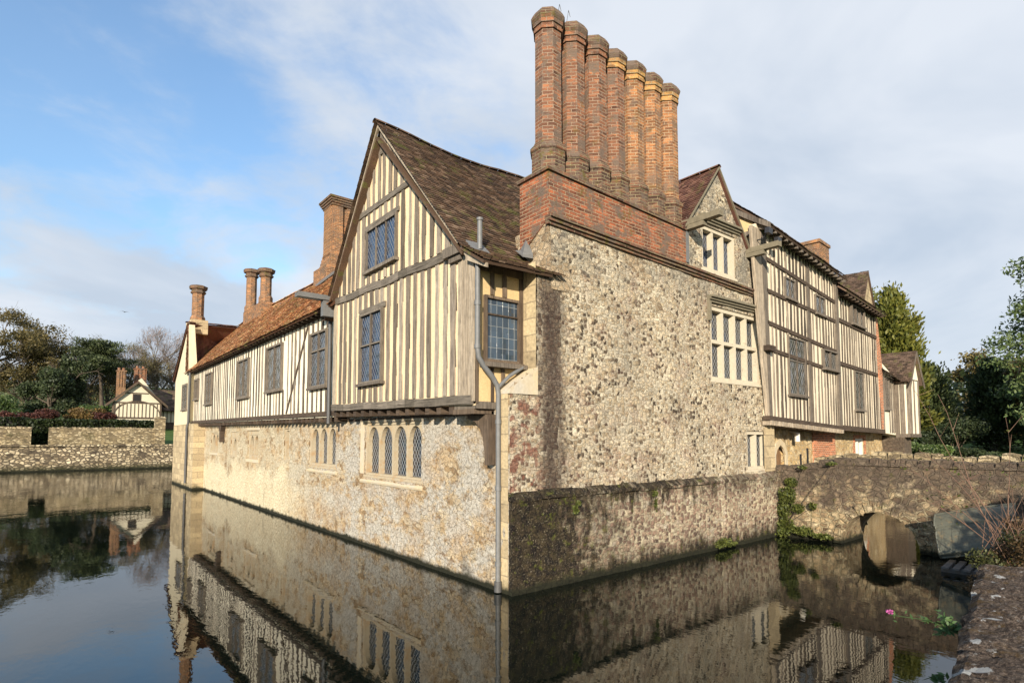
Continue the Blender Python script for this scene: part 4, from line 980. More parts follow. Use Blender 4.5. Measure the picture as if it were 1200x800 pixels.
# far chimneys of the wing
def oct_stack(cx_, cy_, zb, zt, r, mat, label, base=None, basemat='brick_warm'):
    mb = MB(); ngon_prism(mb, cx_, cy_, [(zb, r*1.25), (zb+.35, r*1.25), (zb+.5, r), (zt-.5, r)]); o = mb.build('chimney', mat, manor); o['label'] = label
    mb = MB(); ngon_prism(mb, cx_, cy_, [(zt-.56, r-.01), (zt-.5, r+.08), (zt-.42, r+.1), (zt-.38, r+.04), (zt-.28, r+.05), (zt-.24, r+.15), (zt-.06, r+.18), (zt, r+.05)]); mb.build('cap', 'brick_mossy', o)
    if base:
        mb = MB(); mb.box(*base); mb.build('chimney_base', basemat, o)
oct_stack(2.7, 29.7, 10.9, 13.7, .29, 'brick_warm', 'left of the pair of brick chimneys on the west wing', (2.35,3.3,26.1,30.1,9.6,10.95))
oct_stack(2.7, 26.5, 10.9, 13.0, .29, 'brick_warm', 'right of the pair of brick chimneys on the west wing')
oct_stack(.15, 32.3, 10.3, 12.75, .33, 'brick_warm', 'single brick chimney on the far cross gable', (-.35,.6,31.4,33.2,9.5,10.4), 'quoin')
mb = MB(); mb.box(2.98, 4.7, 17.0, 18.0, 10, 13.9); mb.hexa([(2.68,16.85,10),(4.8,16.85,10),(4.8,18.5,10),(2.68,18.5,10)], [(2.68,16.85,11.0),(4.8,16.85,11.0),(4.8,18.5,11.0),(2.68,18.5,11.0)])
for k in range(5): w_ = .15*(1-k/5); mb.box(2.98-w_, 4.7+w_, 17.0-w_, 18.0+w_, 11.0+k*.16, 11.16+k*.16)
for (a, b) in ((2.96, 3.46), (3.66, 4.72)): mb.box(a, b, 16.9, 17.0, 11.3, 13.9)
for k in range(6): mb.box(2.92, 2.98, 17.05+k*.16, 17.12+k*.16, 11.4, 13.9)
ch = mb.build('chimney', 'brick_warm', manor); ch['label'] = 'big rectangular ribbed brick chimney behind the corner gable'
mb = MB()
for k in range(4): w_ = .05+.05*k; mb.box(2.96-w_, 4.72+w_, 16.9-w_, 18.0+w_, 13.9+k*.1, 14.0+k*.1-.002)
mb.build('cap', 'brick_mossy', ch)
mb = MB(); mb.hexa([(2.2,16.2,9.85),(2.9,16.2,10.5),(2.9,16.85,10.5),(2.2,16.85,9.85)], [(2.2,16.2,9.93),(2.9,16.2,10.6),(2.9,16.85,10.6),(2.2,16.85,9.93)]); mb.build('flashing', 'lead', manor)
mb = MB(); mb.box(6.4, 6.6, 7.6, 35.0, -.6, 6.95); mb.build('stone_wall', 'block_stone', manor)['label'] = 'courtyard side wall of the west wing'

# ---- east ranges: first timbered range
e1b = lin(-.4, 3.56, 6.1, 3.34); e1t = lin(-.6, 9.35, 6.0, 9.05)
mb = MB(); FE.prism(mb, [(-.42,3.45),(6.1,3.3),(6.0,9.2),(-1.0,9.45)], -.2, 0); mb.build('plaster_wall', 'plaster_pink', manor)['label'] = 'pinkish cream plaster of the tall timbered range'
LN = -.09
ew = [(1.03,1.9,7.55,8.22), (3.75,4.75,7.45,8.12), (1.15,2.62,4.38,6.28), (4.3,5.82,5.5,6.2)]
sk = [(a-.03,b+.03,c-.03,e+.03) for a,b,c,e in ew]
beams = [lin(-.5,8.5,5.5,8.18), lin(-.4,7.5,5.5,7.42), lin(-.3,6.5,6,6.24), lin(-.45,5.69,5.9,5.46)]
mb = MB(); studs(mb, FE, -.42, 6.0, lambda s: e1b(s)+.1, lambda s: e1t(s), .31, .09, 0, .03, 21, skip=sk, wv=.35)
mb.build('timber_frame', 'oak_thin', manor)
mb = MB()
for bf in beams: FE.box(mb, -.42, 6.0, bf(-.42)-.05, bf(-.42)+.07, -.02, .05, bf(6)-.05, bf(6)+.07)
FE.box(mb, -.6, 6.15, e1b(-.6)-.06, e1b(-.6)+.08, -.1, .1, e1b(6.15)-.06, e1b(6.15)+.08)
FE.box(mb, -.75, -.3, 5.6, 5.76, -.02, .22)
build_pieces(mb, 'beam', 'oak_dark_beam', manor)
mb = MB(); FE.prism(mb, [(-.42,3.4),(-.22,3.4),(-.42,9.3),(-.75,9.3)], -.05, .05); FE.box(mb, 2.95, 3.15, 3.4, 9.15, -.02, .045); FE.prism(mb, [(5.85,3.3),(6.15,3.3),(6.1,9.0),(5.88,9.0)], -.1, .09)
build_pieces(mb, 'corner_post', 'oak_frame', manor)
mb = MB(); FE.prism(mb, [(-.46,3.4),(-.42,3.4),(-.75,9.3),(-1.35,9.3),(-1.0,6.5)], -.06, .035); mb.build('corner_post', 'oak_pale', manor)
mb = MB()
for k in range(26): s = -.55+k*.26; FE.box(mb, s, s+.14, e1b(s)-.2, e1b(s)-.065, -.6, .14+.02*math.sin(k*3))
mb.build('joists', 'oak_pale', manor)
for i, w_ in enumerate(ew): window(FE, *w_, 0, manor, 2 if i != 2 else 2, (5.5,) if i == 2 else (), mull=.035, fr=.05, depth=0, proud=.07 if i < 3 else .12, mat='oak_frame', pane='glass_far', label=['small upper window at the near end of the tall timbered range','small upper window at the far end of the tall timbered range','large leaded window of the tall timbered range','small projecting window beside the angle post'][i])
# roof of first range
def EP(s, z, off): return FE.P(s, z, -off)
rf = MB()
tiles(rf, EP(-.95,9.34,-.42), EP(6.3,9.08,-.42), EP(6.3,11.4,2.2), EP(-.95,11.65,2.2), seed=13); roofslab(rf, EP(-.9,9.33,-.40), EP(6.25,9.07,-.40), EP(6.25,11.35,2.2), EP(-.9,11.6,2.2))
roofslab(rf, EP(-.9,9.3,5.0), EP(6.25,9.07,5.0), EP(6.25,11.35,2.2), EP(-.9,11.6,2.2))
rf.build('roof', 'tile_old', manor)['label'] = 'roof edge of the tall timbered range'
mb = MB()
for k in range(17): s = -.85+k*.43; z = e1t(s)-.02; mb.hexa([EP(s,z-.12,-.36),EP(s+.1,z-.12,-.36),EP(s+.1,z-.02,.05),EP(s,z-.02,.05)], [EP(s,z-.03,-.36),EP(s+.1,z-.03,-.36),EP(s+.1,z+.2,.05),EP(s,z+.2,.05)])
for k in range(8):
    t0, t1 = k/8, (k+1)/8; g_ = lambda t: (9.24+2.3*t-.22*math.sin(t*math.pi), -.42+2.62*t)
    (za, oa), (zb2, ob_) = g_(t0), g_(t1)
    mb.hexa([EP(-.98,za-.02,oa),EP(-.92,za-.02,oa),EP(-.92,zb2-.02,ob_),EP(-.98,zb2-.02,ob_)], [EP(-.98,za+.15,oa),EP(-.92,za+.15,oa),EP(-.92,zb2+.15,ob_),EP(-.98,zb2+.15,ob_)])
build_pieces(mb, 'bargeboard', 'oak_frame', manor)
mb = MB(); mb.poly([EP(-.88,7.3,0),EP(-.88,9.4,0),EP(-.88,11.55,2.2),EP(-.88,9.4,5),EP(-.88,7.3,5)]); mb.build('plaster_wall', 'plaster_ochre', manor)['label'] = 'ochre plaster end of the tall range above the dormer'
mb = MB()
for (o0, z0, z1) in ((.02,7.4,9.3), (.75,7.4,10.0), (1.5,7.4,10.8)): mb.hexa([EP(-.92,z0,o0),EP(-.88,z0,o0),EP(-.88,z0,o0+.16),EP(-.92,z0,o0+.16)], [EP(-.92,z1,o0),EP(-.88,z1,o0),EP(-.88,z1+.1,o0+.16),EP(-.92,z1+.1,o0+.16)])
mb.hexa([EP(-.93,9.15,.0),EP(-.88,9.15,.0),EP(-.88,9.15,2),EP(-.93,9.15,2)], [EP(-.93,9.3,.0),EP(-.88,9.3,.0),EP(-.88,9.3,2),EP(-.93,9.3,2)])
mb.build('timber_frame', 'oak_frame', manor)
# flood lamps under the eave
for s_, z_, up in ((-1.0, 9.12, 1), (-.35, 8.98, 0)):
    mb = MB(); FE.box(mb, s_-.14, s_+.14, z_-.09, z_+.09, .32, .44, lean=.04); tube(mb, [FE.P(s_,z_-.05,.34), FE.P(s_,z_-.2,.2), FE.P(s_,z_-.2,.0)], .02, 6); mb.build('flood_lamp', 'black_metal', manor)
# second range
e2b = lin(6.1, 3.38, 11.9, 3.28); e2t = lin(6.0, 8.55, 11.2, 8.4)
mb = MB(); FE.prism(mb, [(6.16,3.3),(11.95,3.2),(11.3,8.5),(6.1,8.6)], -.2, -.005); mb.build('plaster_wall', 'plaster_pink', manor)['label'] = 'plaster of the second timbered range'
e2w = [(7.75,9.45,7.62,8.4), (7.98,9.12,4.12,5.7)]
mb = MB(); studs(mb, FE, 6.25, 11.7, lambda s: e2b(s)+.08, lambda s: e2t(s), .31, .09, 0, .03, 31, skip=[(a-.03,b+.03,c-.03,e+.03) for a,b,c,e in e2w], wv=.35)
mb.build('timber_frame', 'oak_thin', manor)
mb = MB()
for (za, zb_) in ((7.56,7.46), (5.86,5.78)): FE.box(mb, 6.16, 11.3, za-.08, za+.06, -.02, .06, zb_-.08, zb_+.06)
FE.box(mb, 6.16, 12.0, e2b(6.16)-.12, e2b(6.16)+.08, -.1, .09, 3.16, 3.34)
build_pieces(mb, 'beam', 'oak_dark_beam', manor)
for i, w_ in enumerate(e2w): window(FE, *w_, 0, manor, 3 if i == 0 else 2, (), mull=.04, fr=.05, depth=0, proud=.12 if i == 0 else .07, mat='oak_frame', pane='glass_far', label=['projecting window under the eave of the second timbered range','lower window of the second timbered range'][i])
rf = MB(); tiles(rf, EP(5.95,8.6,-.45), EP(11.5,8.42,-.45), EP(11.5,11.2,2.6), EP(5.95,11.35,2.6), seed=14, keep=lambda s, t: t < .3 or s < 1); roofslab(rf, EP(6.0,8.58,-.43), EP(11.45,8.4,-.43), EP(11.45,10.9,2.6), EP(6.0,11.1,2.6))
rf.build('roof', 'tile_old', manor)['label'] = 'roof edge of the second timbered range'
mb = MB()
for k in range(12): s = 6.3+k*.43; z = e2t(s)-.02; mb.hexa([EP(s,z-.1,-.38),EP(s+.1,z-.1,-.38),EP(s+.1,z-.02,.05),EP(s,z-.02,.05)], [EP(s,z-.01,-.38),EP(s+.1,z-.01,-.38),EP(s+.1,z+.15,.05),EP(s,z+.15,.05)])
mb.build('joists', 'oak_dark_beam', manor)
# cross gable on second range
rf = MB()
tiles(rf, EP(9.0,8.6,3.4), EP(9.0,8.6,-.2), EP(10.55,10.35,-.05), EP(10.55,10.35,3.6), seed=15); roofslab(rf, EP(9.0,8.6,3.4), EP(9.0,8.6,-.2), EP(10.5,10.3,-.05), EP(10.5,10.3,3.4))
roofslab(rf, EP(12.0,8.4,3.4), EP(11.5,8.5,-.05), EP(10.5,10.3,-.05), EP(10.5,10.3,3.4))
rf.build('roof', 'tile_old', manor)['label'] = 'brown tiled cross gable roof on the second range'
mb = MB(); FE.prism(mb, [(9.1,8.5),(11.45,8.5),(10.52,10.3)], -.25, -.02); mb.build('plaster_wall', 'quoin', manor)
mb = MB(); FE.prism(mb, [(11.35,8.4),(11.62,8.3),(12.2,5.9),(12.0,3.2),(11.75,3.2)], -.25, .03); mb.build('quoins', 'brick_panel', manor)
# stack behind
mb = MB()
a_, b_, c_, d_ = EP(6.2,9.4,1.0), EP(8.9,9.4,1.0), EP(8.9,9.4,1.8), EP(6.2,9.4,1.8)
def eb(mb, s0, s1, o0, o1, z0, z1): mb.hexa([EP(s0,z0,o0),EP(s1,z0,o0),EP(s1,z0,o1),EP(s0,z0,o1)], [EP(s0,z1,o0),EP(s1,z1,o0),EP(s1,z1,o1),EP(s0,z1,o1)])
eb(mb, 7.6, 8.8, 1.0, 1.9, 9.3, 11.2); eb(mb, 7.53, 8.87, .95, 1.95, 11.2, 11.33); eb(mb, 6.5, 7.598, 1.1, 1.8, 9.3, 10.75)
mb.build('chimney', 'brick_warm', manor)['label'] = 'squat brick stack behind the east eaves'
# ground storey of the east ranges
mb = MB()
FG = FR(EP(0,0,.6), 4.27, 1)
door = (1.45, 2.25, 1.2, 2.72)
stone_sheet(mb, FG, -.2, 4.9, -.6, 3.35, [door], d=0, res=.2, amp=.03, seed=8, reveal=.3)
stone_sheet(mb, FG, 7.3, 16.6, -.6, 3.3, [(10.0,11.3,1.7,2.95)], d=0, res=.2, amp=.04, seed=10, reveal=.25)
mb.build('stone_wall', 'gf_stone', manor)['label'] = 'golden stone ground storey of the east ranges'
mb = MB(); FG.box(mb, 4.9, 7.3, -.6, 3.3, -.2, .05); FG.box(mb, 9.75, 10.0, 1.6, 3.0, -.02, .012); FG.box(mb, 11.3, 11.55, 1.6, 3.0, -.02, .012); FG.box(mb, 9.75,11.55,2.95,3.1,-.02,.014)
[setattr(o, 'name', 'brick_panel') for o in build_pieces(mb, 'brick_panel', 'brick_panel', manor)]
mb = MB(); FG.prism(mb, [(1.45,1.2),(2.25,1.2),(2.25,2.4),(2.1,2.6),(1.85,2.74),(1.6,2.6),(1.45,2.4)], -.2, -.12); mb.build('door', 'oak_brown', manor)
mb = MB(); FG.prism(mb, [(2.25,1.2),(2.42,1.2),(2.42,2.5),(2.2,2.8),(1.85,2.95),(1.5,2.8),(1.28,2.5),(1.28,1.2),(1.45,1.2),(1.45,2.4),(1.6,2.6),(1.85,2.74),(2.1,2.6),(2.25,2.4)], -.02, .04); mb.build('door_surround', 'ashlar', manor)
window(FG, 10.0,11.3,1.7,2.95, -.1, manor, 2, (), mull=.12, fr=.12, depth=.1, proud=.05, mat='paint_white', pane='glass_far', label='white ground floor window above the bridge parapet')
mb = MB(); FG.box(mb, 3.6, 3.75, 1.95, 2.4, .0, .02); FG.box(mb, 4.25,4.4,1.5,2.6,0,.03); build_pieces(mb, 'slit', 'dark_void', manor)
mb = MB(); c = FG.P(2.75, 2.85, .25); tube(mb, [c, (c[0],c[1],c[2]+.3)], .09, 8); tube(mb, [(c[0],c[1],c[2]+.3), FG.P(2.75,3.2,0)], .02, 5); mb.build('lantern', 'paint_white', manor)
# eaves lean-to strip between wall and jetty (old tiles edge)
# third range: the jettied porch wing
C3 = Vector(EP(14.2,0,0))
mb = MB(); FE.prism(mb, [(12.05,3.2),(14.2,3.1),(14.2,5.9),(12.2,6.4)], -.2, -.01); mb.build('plaster_wall', 'plaster_cream', manor)
mb = MB(); X3 = C3.x; Yf = .33; Yb = C3.y
mb.box(X3, X3+1.25, Yf, Yb+3, 3.08, 5.75);
FS3 = FR((0,Yf,0), 0, 1); FS3.prism(mb, [(X3,5.7),(X3+1.3,5.7),(X3+.72,7.05)], -.2, 0)
mb.build('plaster_wall', 'plaster_cream', manor)['label'] = 'pale plaster of the small jettied end wing'
F3 = FR((X3,0,0), 90, -1)
mb = MB(); FE.box(mb, 12.1, 12.25, 3.2, 6.2, -.02, .03); studs(mb, FE, 13.1, 14.2, lambda s: 3.2, lambda s: 5.8, .34, .13, 0, .03, 41)
F3.box(mb, Yb-.18, Yb, 3.1, 5.75, -.02, .03); F3.box(mb, .55, .72, 3.1, 5.75, -.02, .04); F3.box(mb, Yf, Yf+.1, 3.1, 5.75, -.02, .04)
FS3.box(mb, X3, X3+.15, 3.1, 5.7, -.02, .03); FS3.box(mb, X3+.5, X3+.62, 3.1, 5.7, -.02, .03); FS3.box(mb, X3+1.1, X3+1.25, 3.1, 5.7, -.02, .03)
FS3.box(mb, X3-.05, X3+1.3, 3.0, 3.16, -.02, .05); F3.box(mb, Yf, Yb, 3.0, 3.16, -.02, .05)
mb.build('timber_frame', 'oak_grey', manor)
window(FE, 12.3, 13.1, 4.3, 5.75, 0, manor, 2, (), mull=.05, fr=.07, depth=0, proud=.08, mat='oak_frame', pane='glass_far', label='narrow window beside the small end wing')
rf = MB(); yb3 = Yb+2.6
tiles(rf, (X3-.35,yb3,5.55), (X3-.25,Yf-.15,5.62), (X3+.72,Yf-.15,7.15), (X3+.72,yb3,7.15), seed=16); roofslab(rf, (X3-.32,yb3,5.55), (X3-.22,Yf-.12,5.62), (X3+.72,Yf-.12,7.15), (X3+.72,yb3,7.15))
tiles(rf, EP(11.95,5.85,-.3), (X3+.1,Yb-.32,5.6), (X3+.7,Yb+1.2,7.1), EP(11.95,7.1,1.0), seed=17)
roofslab(rf, (X3+1.7,Yf-.12,5.55), (X3+1.7,yb3,5.55), (X3+.72,yb3,7.15), (X3+.72,Yf-.12,7.15))
rf.build('roof', 'tile_old', manor)['label'] = 'old brown tiled roof of the small end wing'
mb = MB()
for (xa, za, xb, zb_) in ((X3-.3,5.55,X3+.72,7.15), (X3+1.72,5.5,X3+.72,7.15)): FS3.box(mb, min(xa,xb), max(xa,xb), (za if xa < xb else zb_)-.14, (za if xa < xb else zb_)-.01, .12, .17, (zb_ if xa < xb else za)-.14, (zb_ if xa < xb else za)-.01)
build_pieces(mb, 'bargeboard', 'oak_frame', manor)
mb = MB(); mb.box(X3-.1, X3+.9, Yb-.35, Yb+1.5, 1.0, 3.0); mb.box(X3+.1, X3+.8, Yb+.25, Yb+1.5, -.6, 1.0); mb.build('stone_wall', 'bridge_stone', manor)
mb = MB(); mb.box(11, 26, 5.2, 5.4, -.6, 8.6); mb.poly([EP(12,0,.75),EP(12,6.5,.75),EP(12,6.5,5),EP(12,0,5)]); mb.build('stone_wall', 'block_stone', manor)['label'] = 'courtyard wall of the east ranges'

flush_cracks(manor)
# ================================================================ BRIDGE
bridge = empty('stone_bridge', (10.6,-3,0), 'low rough stone footbridge with one round arch over the moat', 'bridge')
FB = FR((10.55,0,0), -90, 1)        # s runs towards -Y, outward is -X
def br_top(s): return 2.02+.28*min(1, s/1.8)
mb = MB(); AC, AR = 2.78, .95
def in_arch(x, z): return (x-AC)**2+(max(z, 0)/1.03)**2 < AR**2
for d0, flip in ((0, 1), (-1.6, -1)):
    xs = np.arange(-.1, 8.01, .09); V = []; idx = {}; Fc = []
    nz_ = 30
    for i, x in enumerate(xs):
        top = br_top(x)+(.0 if flip == 1 else .05)+.05*noise.noise(Vector((x*2.2, 1, flip)))
        for j in range(nz_+1):
            z = -.6+(top+.6)*j/nz_; xx = x
            r = math.hypot(x-AC, z/1.03)
            if z > -.05 and abs(r-AR) < .055: xx = AC+(x-AC)*AR/r; z = z*AR/r
            dd = d0+flip*(.045*noise.noise(Vector((x*1.6, z*2, 5)))+.03*noise.noise(Vector((x*5, z*6, 7))))
            idx[i, j] = len(V); V.append(FB.P(xx, z, dd))
    for i in range(len(xs)-1):
        for j in range(nz_):
            x = (xs[i]+xs[i+1])/2; z = -.6+(br_top(x)+.6)*(j+.5)/nz_
            if (x-AC)**2+(max(z, 0)/1.03)**2 < (AR-.02)**2: continue
            Fc.append((idx[i,j], idx[i+1,j], idx[i+1,j+1], idx[i,j+1]))
    mb.mesh(V, Fc)
# intrados
for k in range(20):
    a0, a1 = math.pi*k/20, math.pi*(k+1)/20; P_ = lambda a, d: FB.P(AC-AR*math.cos(a), 1.03*AR*math.sin(a), d)
    for q in range(6): d0, d1 = -1.6*q/6, -1.6*(q+1)/6; mb.poly([P_(a0,d0), P_(a1,d0), P_(a1,d1), P_(a0,d1)])
for sgn in (-1, 1):
    for q in range(6): mb.poly([FB.P(AC+sgn*AR,-.6,-1.6*q/6), FB.P(AC+sgn*AR,0.01,-1.6*q/6), FB.P(AC+sgn*AR,0.01,-1.6*(q+1)/6), FB.P(AC+sgn*AR,-.6,-1.6*(q+1)/6)])
mb.build('spandrel_wall', 'bridge_stone', bridge)
mb = MB()
rn = random.Random(3)
for k in range(15):   # voussoirs, very slightly proud
    a0, a1 = math.pi*k/15+.012, math.pi*(k+1)/15-.012; ro = AR+rn.uniform(.17,.26); q = lambda r, a: (AC-r*math.cos(a), 1.03*r*math.sin(a))
    FB.prism(mb, [q(AR-.005,a0), q(AR-.005,a1), q(ro,a1), q(ro,a0)], -.2, .035+rn.uniform(0,.02))
mb.build('arch_ring', 'bridge_stone', bridge)
def loose_coping(F, s0, s1, topf, d0, d1, rnn, hmin=.05, hmax=.13):
    mb = MB(); s = s0
    while s < s1:
        w = rnn.uniform(.18,.5); z = topf(s); h = rnn.uniform(hmin, hmax); j = lambda: rnn.uniform(-.03,.03)
        n = 5; top = []; bot = []
        for (sx_, dx_) in ((0,d1),(w*.5,d1),(w,d1),(w,(d0+d1)/2),(w,d0),(w*.5,d0),(0,d0),(0,(d0+d1)/2)):
            bot.append(F.P(s+sx_-.005+(j() if 0 < sx_ < w else 0), z-.08, dx_+j())); 
            cx_, cd = s+w/2, (d0+d1)/2; top.append(F.P(cx_+(s+sx_-cx_)*.82, z+h+j()*.6, cd+(dx_-cd)*.8))
        i = len(mb.v); m_ = 8
        mb.mesh(bot+top+[F.P(s+w/2, z+h+.03, (d0+d1)/2)], [(k, (k+1)%m_, m_+(k+1)%m_, m_+k) for k in range(m_)]+[(m_+k, m_+(k+1)%m_, 2*m_) for k in range(m_)])
        s += w
    return mb
loose_coping(FB, -.0, 8, br_top, -.36, .03, random.Random(5)).build('coping', 'bridge_stone', bridge)
loose_coping(FB, .6, 8, lambda s: br_top(s)+.08, -1.62, -1.25, random.Random(6), .08, .2).build('coping', 'garden_wall_stone', bridge)
mb = MB(); mb.poly([FB.P(-.1,1.72,-.3),FB.P(8,1.85,-.3),FB.P(8,1.85,-1.3),FB.P(-.1,1.72,-1.3)]); mb.poly([FB.P(-.1,1.6,-.34),FB.P(8,1.6,-.34),FB.P(8,2.3,-.34),FB.P(-.1,2.0,-.34)]); mb.poly([FB.P(.6,1.6,-1.27),FB.P(8,1.6,-1.27),FB.P(8,2.35,-1.27),FB.P(.6,2.2,-1.27)])
mb.build('deck', 'gravel', bridge)

# ================================================================ LEAF / TREE TOOLS
def leaf_object(name, C_, size, mat, parent=None, aspect=.6, updir=None, seed=0, tri=False, droop=0):
    """C_: Nx3 centres; a small pointed quad at each"""
    g = np.random.default_rng(seed); n = len(C_)
    a = g.normal(size=(n,3)) if updir is None else updir+g.normal(size=(n,3))*.35
    a /= np.linalg.norm(a, axis=1)[:,None]; b = np.cross(a, g.normal(size=(n,3))); b /= np.linalg.norm(b, axis=1)[:,None]
    s = (np.asarray(size)*g.uniform(.6,1.35,n))[:,None] if np.isscalar(size) else (size*g.uniform(.6,1.35,n))[:,None]
    P = np.empty((n,4,3)); P[:,0] = C_-a*s; P[:,1] = C_+b*s*aspect-a*s*.1; P[:,2] = C_+a*s; P[:,3] = C_-b*s*aspect-a*s*.1
    me = bpy.data.meshes.new(name); me.vertices.add(4*n); me.vertices.foreach_set('co', P.astype(np.float32).ravel())
    me.loops.add(4*n); me.loops.foreach_set('vertex_index', np.arange(4*n, dtype=np.int32)); me.polygons.add(n); me.polygons.foreach_set('loop_start', np.arange(0,4*n,4, dtype=np.int32)); me.update(calc_edges=True); me.validate()
    me.materials.append(M[mat]); o = bpy.data.objects.new(name, me); col.objects.link(o); o.parent = parent
    return o
def blob_pts(g, c, r, n, shell=.55):
    v = g.normal(size=(n,3)); v /= np.linalg.norm(v, axis=1)[:,None]
    return np.array(c)+v*(shell+(1-shell)*g.random(n)**.6)[:,None]*np.array(r)
def limbs(mb, p, d, L, r, level, rn, tips, spread=.6, up=.25, k=3, n=6):
    p = Vector(p); d = Vector(d).normalized(); pts = [p.copy()]; m = 4
    for i in range(m):
        d = (d+Vector((rn.uniform(-1,1), rn.uniform(-1,1), rn.uniform(-.6,1)*.6))*.16).normalized(); pts.append(pts[-1]+d*L/m)
    tube(mb, pts, r, n, r*.5, cap=False); tips.append((pts[-1], level))
    if level > 0:
        for i in range(k):
            q = pts[rn.randint(2, m)]; dd = (d+Vector((rn.gauss(0,1), rn.gauss(0,1), rn.gauss(0,.7)+up))*spread).normalized()
            limbs(mb, q, dd, L*rn.uniform(.55,.75), r*.5, level-1, rn, tips, spread, up, k, max(3, n-1))
TREEN = [0]
def broad_tree(name, loc, h, w, label, leafmat, nleaf, leafsize, barkmat='bark', base=.25, group='trees beyond the moat', cat='tree', twigs=0, twigmat='twig', lvl=3, seed=1, aspect=.6, clump=.16, kk=4, cov=1.0):
    """tapered trunk, limbs in three orders, leaf clumps around the limb ends"""
    root = empty(name, loc, label, cat, group); rn = random.Random(seed); g = np.random.default_rng(seed)
    mb = MB(); tips = []; r0 = h*.022+.05
    trunk = [Vector((0,0,-.4))]; q = Vector((0,0,-.4))
    for i in range(5): q = q+Vector((rn.uniform(-.04,.04)*h, rn.uniform(-.04,.04)*h, h*.62/5)); trunk.append(q.copy())
    tube(mb, trunk, r0, 8, r0*.45, cap=False)
    for i in range(9):
        k = rn.randint(1, 5) if i > 2 else rn.randint(2, 4); s = trunk[k]; a = i*2.4+rn.uniform(-.4,.4)
        if s.z < base*h: s = trunk[2]
        limbs(mb, s, (math.cos(a)*w/h*1.5, math.sin(a)*w/h*1.5, .75), h*.30*rn.uniform(.75,1.15), r0*.42, lvl-1, rn, tips, .55, .25, 3)
    mb.build('trunk', barkmat).parent = root
    T = np.array([t[0][:] for t in tips if t[1] <= 1]); 
    # squeeze tips into the wanted outline
    ctr = np.array([0,0,h*.62]); 
    mx = np.abs(T[:,:2]).max(); T[:,:2] *= (w*.46)/mx if leafmat and not twigs else 1; T[:,2] = np.clip(T[:,2], base*h, h*.97)
    if nleaf:
        per = max(1, nleaf//len(T)); P = np.concatenate([blob_pts(g, t, np.array([w,w,h*.6])*clump*g.uniform(.5,1.15), per, .2) for t in T])
        leaf_object('crown', P, leafsize, leafmat, root, aspect, seed=seed)
    if twigs:
        per = max(1, twigs//len(T)); P = np.concatenate([blob_pts(g, t, np.array([w,w,h*.6])*clump*1.2, per, .1) for t in T])
        ud = P-np.array([0,0,h*.35]); ud /= np.linalg.norm(ud, axis=1)[:,None]
        leaf_object('twigs', P, h*.028, twigmat, root, .045, updir=ud, seed=seed)
    return root
def cone_tree(name, loc, h, w, label, leafmat, n, leafsize, group='trees beyond the moat', power=.8, ragged=.22, seed=1, cat='conifer', barkmat='bark', spikes=26, base=.05):
    """dense upright evergreen: many ascending sprays, each a spindle of foliage"""
    root = empty(name, loc, label, cat, group); rn = random.Random(seed); g = np.random.default_rng(seed)
    mb = MB(); tube(mb, [(0,0,-.4),(0,0,h*.5),(0,0,h*.93)], h*.03+.05, 8, .03, cap=False)
    pts = []; ups = []
    for i in range(spikes):
        a = i*2.39996+rn.uniform(-.3,.3); t = (i+.5)/spikes; zb = h*(base+.80*t**.9); rr = w/2*(1-t**(1/power))**.75*rn.uniform(.6,1.05)
        p0 = Vector((math.cos(a)*rr*.25, math.sin(a)*rr*.25, zb*.88)); p1 = Vector((math.cos(a)*rr, math.sin(a)*rr, min(h, zb+h*rn.uniform(.08,.2))))
        mb_d = (p1-p0); tube(mb, [p0, p0+mb_d*.5, p1-mb_d*.15], .05, 4, .015, cap=False)
        m = n//spikes; u = g.random(m)**.8; c = np.array(p0)[None]+u[:,None]*np.array(mb_d)[None]
        sp = w*.17*(1-.75*u)+ragged*.35; off = g.normal(size=(m,3))*sp[:,None]*.62; off[:,2] *= 1.2
        pts.append(c+off); d = np.array(mb_d.normalized())+off/ (np.linalg.norm(off,axis=1)[:,None]+1e-6)*.6; ups.append(d/np.linalg.norm(d,axis=1)[:,None])
    mb.build('trunk', barkmat).parent = root
    P = np.concatenate(pts); P[:,2] = np.clip(P[:,2], .1, h*1.02); leaf_object('crown', P, leafsize, leafmat, root, .45, updir=np.concatenate(ups), seed=seed)
    return root
def tier_tree(name, loc, h, w, label, leafmat, n, leafsize, tiers, group='trees beyond the moat', seed=1, cat='tree', barkmat='bark', flat=.12, z0=.35, dome=.8, lean=(0,0)):
    """cedar or pine: bare stem with spreading flat plates of foliage"""
    root = empty(name, loc, label, cat, group); rn = random.Random(seed); g = np.random.default_rng(seed)
    mb = MB(); top = Vector((lean[0], lean[1], h*.93)); tube(mb, [(0,0,-.4), Vector((lean[0]*.4,lean[1]*.4,h*.5)), top], h*.02+.08, 8, .07, cap=False)
    P = []
    for i in range(tiers):
        t = (i+.4)/tiers; a = i*2.39996+rn.uniform(-.5,.5); z = h*(z0+(.97-z0)*t); rr = w/2*(1-t**2.2*dome)*rn.uniform(.45,1.0)
        c0 = Vector((lean[0]*z/h, lean[1]*z/h, z-h*.06)); e = c0+Vector((math.cos(a)*rr, math.sin(a)*rr, h*.05*rn.uniform(-.2,1.2)))
        tube(mb, [c0, (c0+e)/2+Vector((0,0,h*.012)), e], .09, 5, .03, cap=False)
        m = n//tiers; k = rn.randint(3,5)
        for q in range(k):
            f = (q+1)/k; c = c0.lerp(e, f); c.z += h*.015; r = w*.13*rn.uniform(.7,1.2)
            P.append(blob_pts(g, tuple(c), (r, r, h*flat*.42), m//k, .15))
    mb.build('trunk', barkmat).parent = root
    leaf_object('crown', np.concatenate(P), leafsize, leafmat, root, .4, seed=seed)
    return root
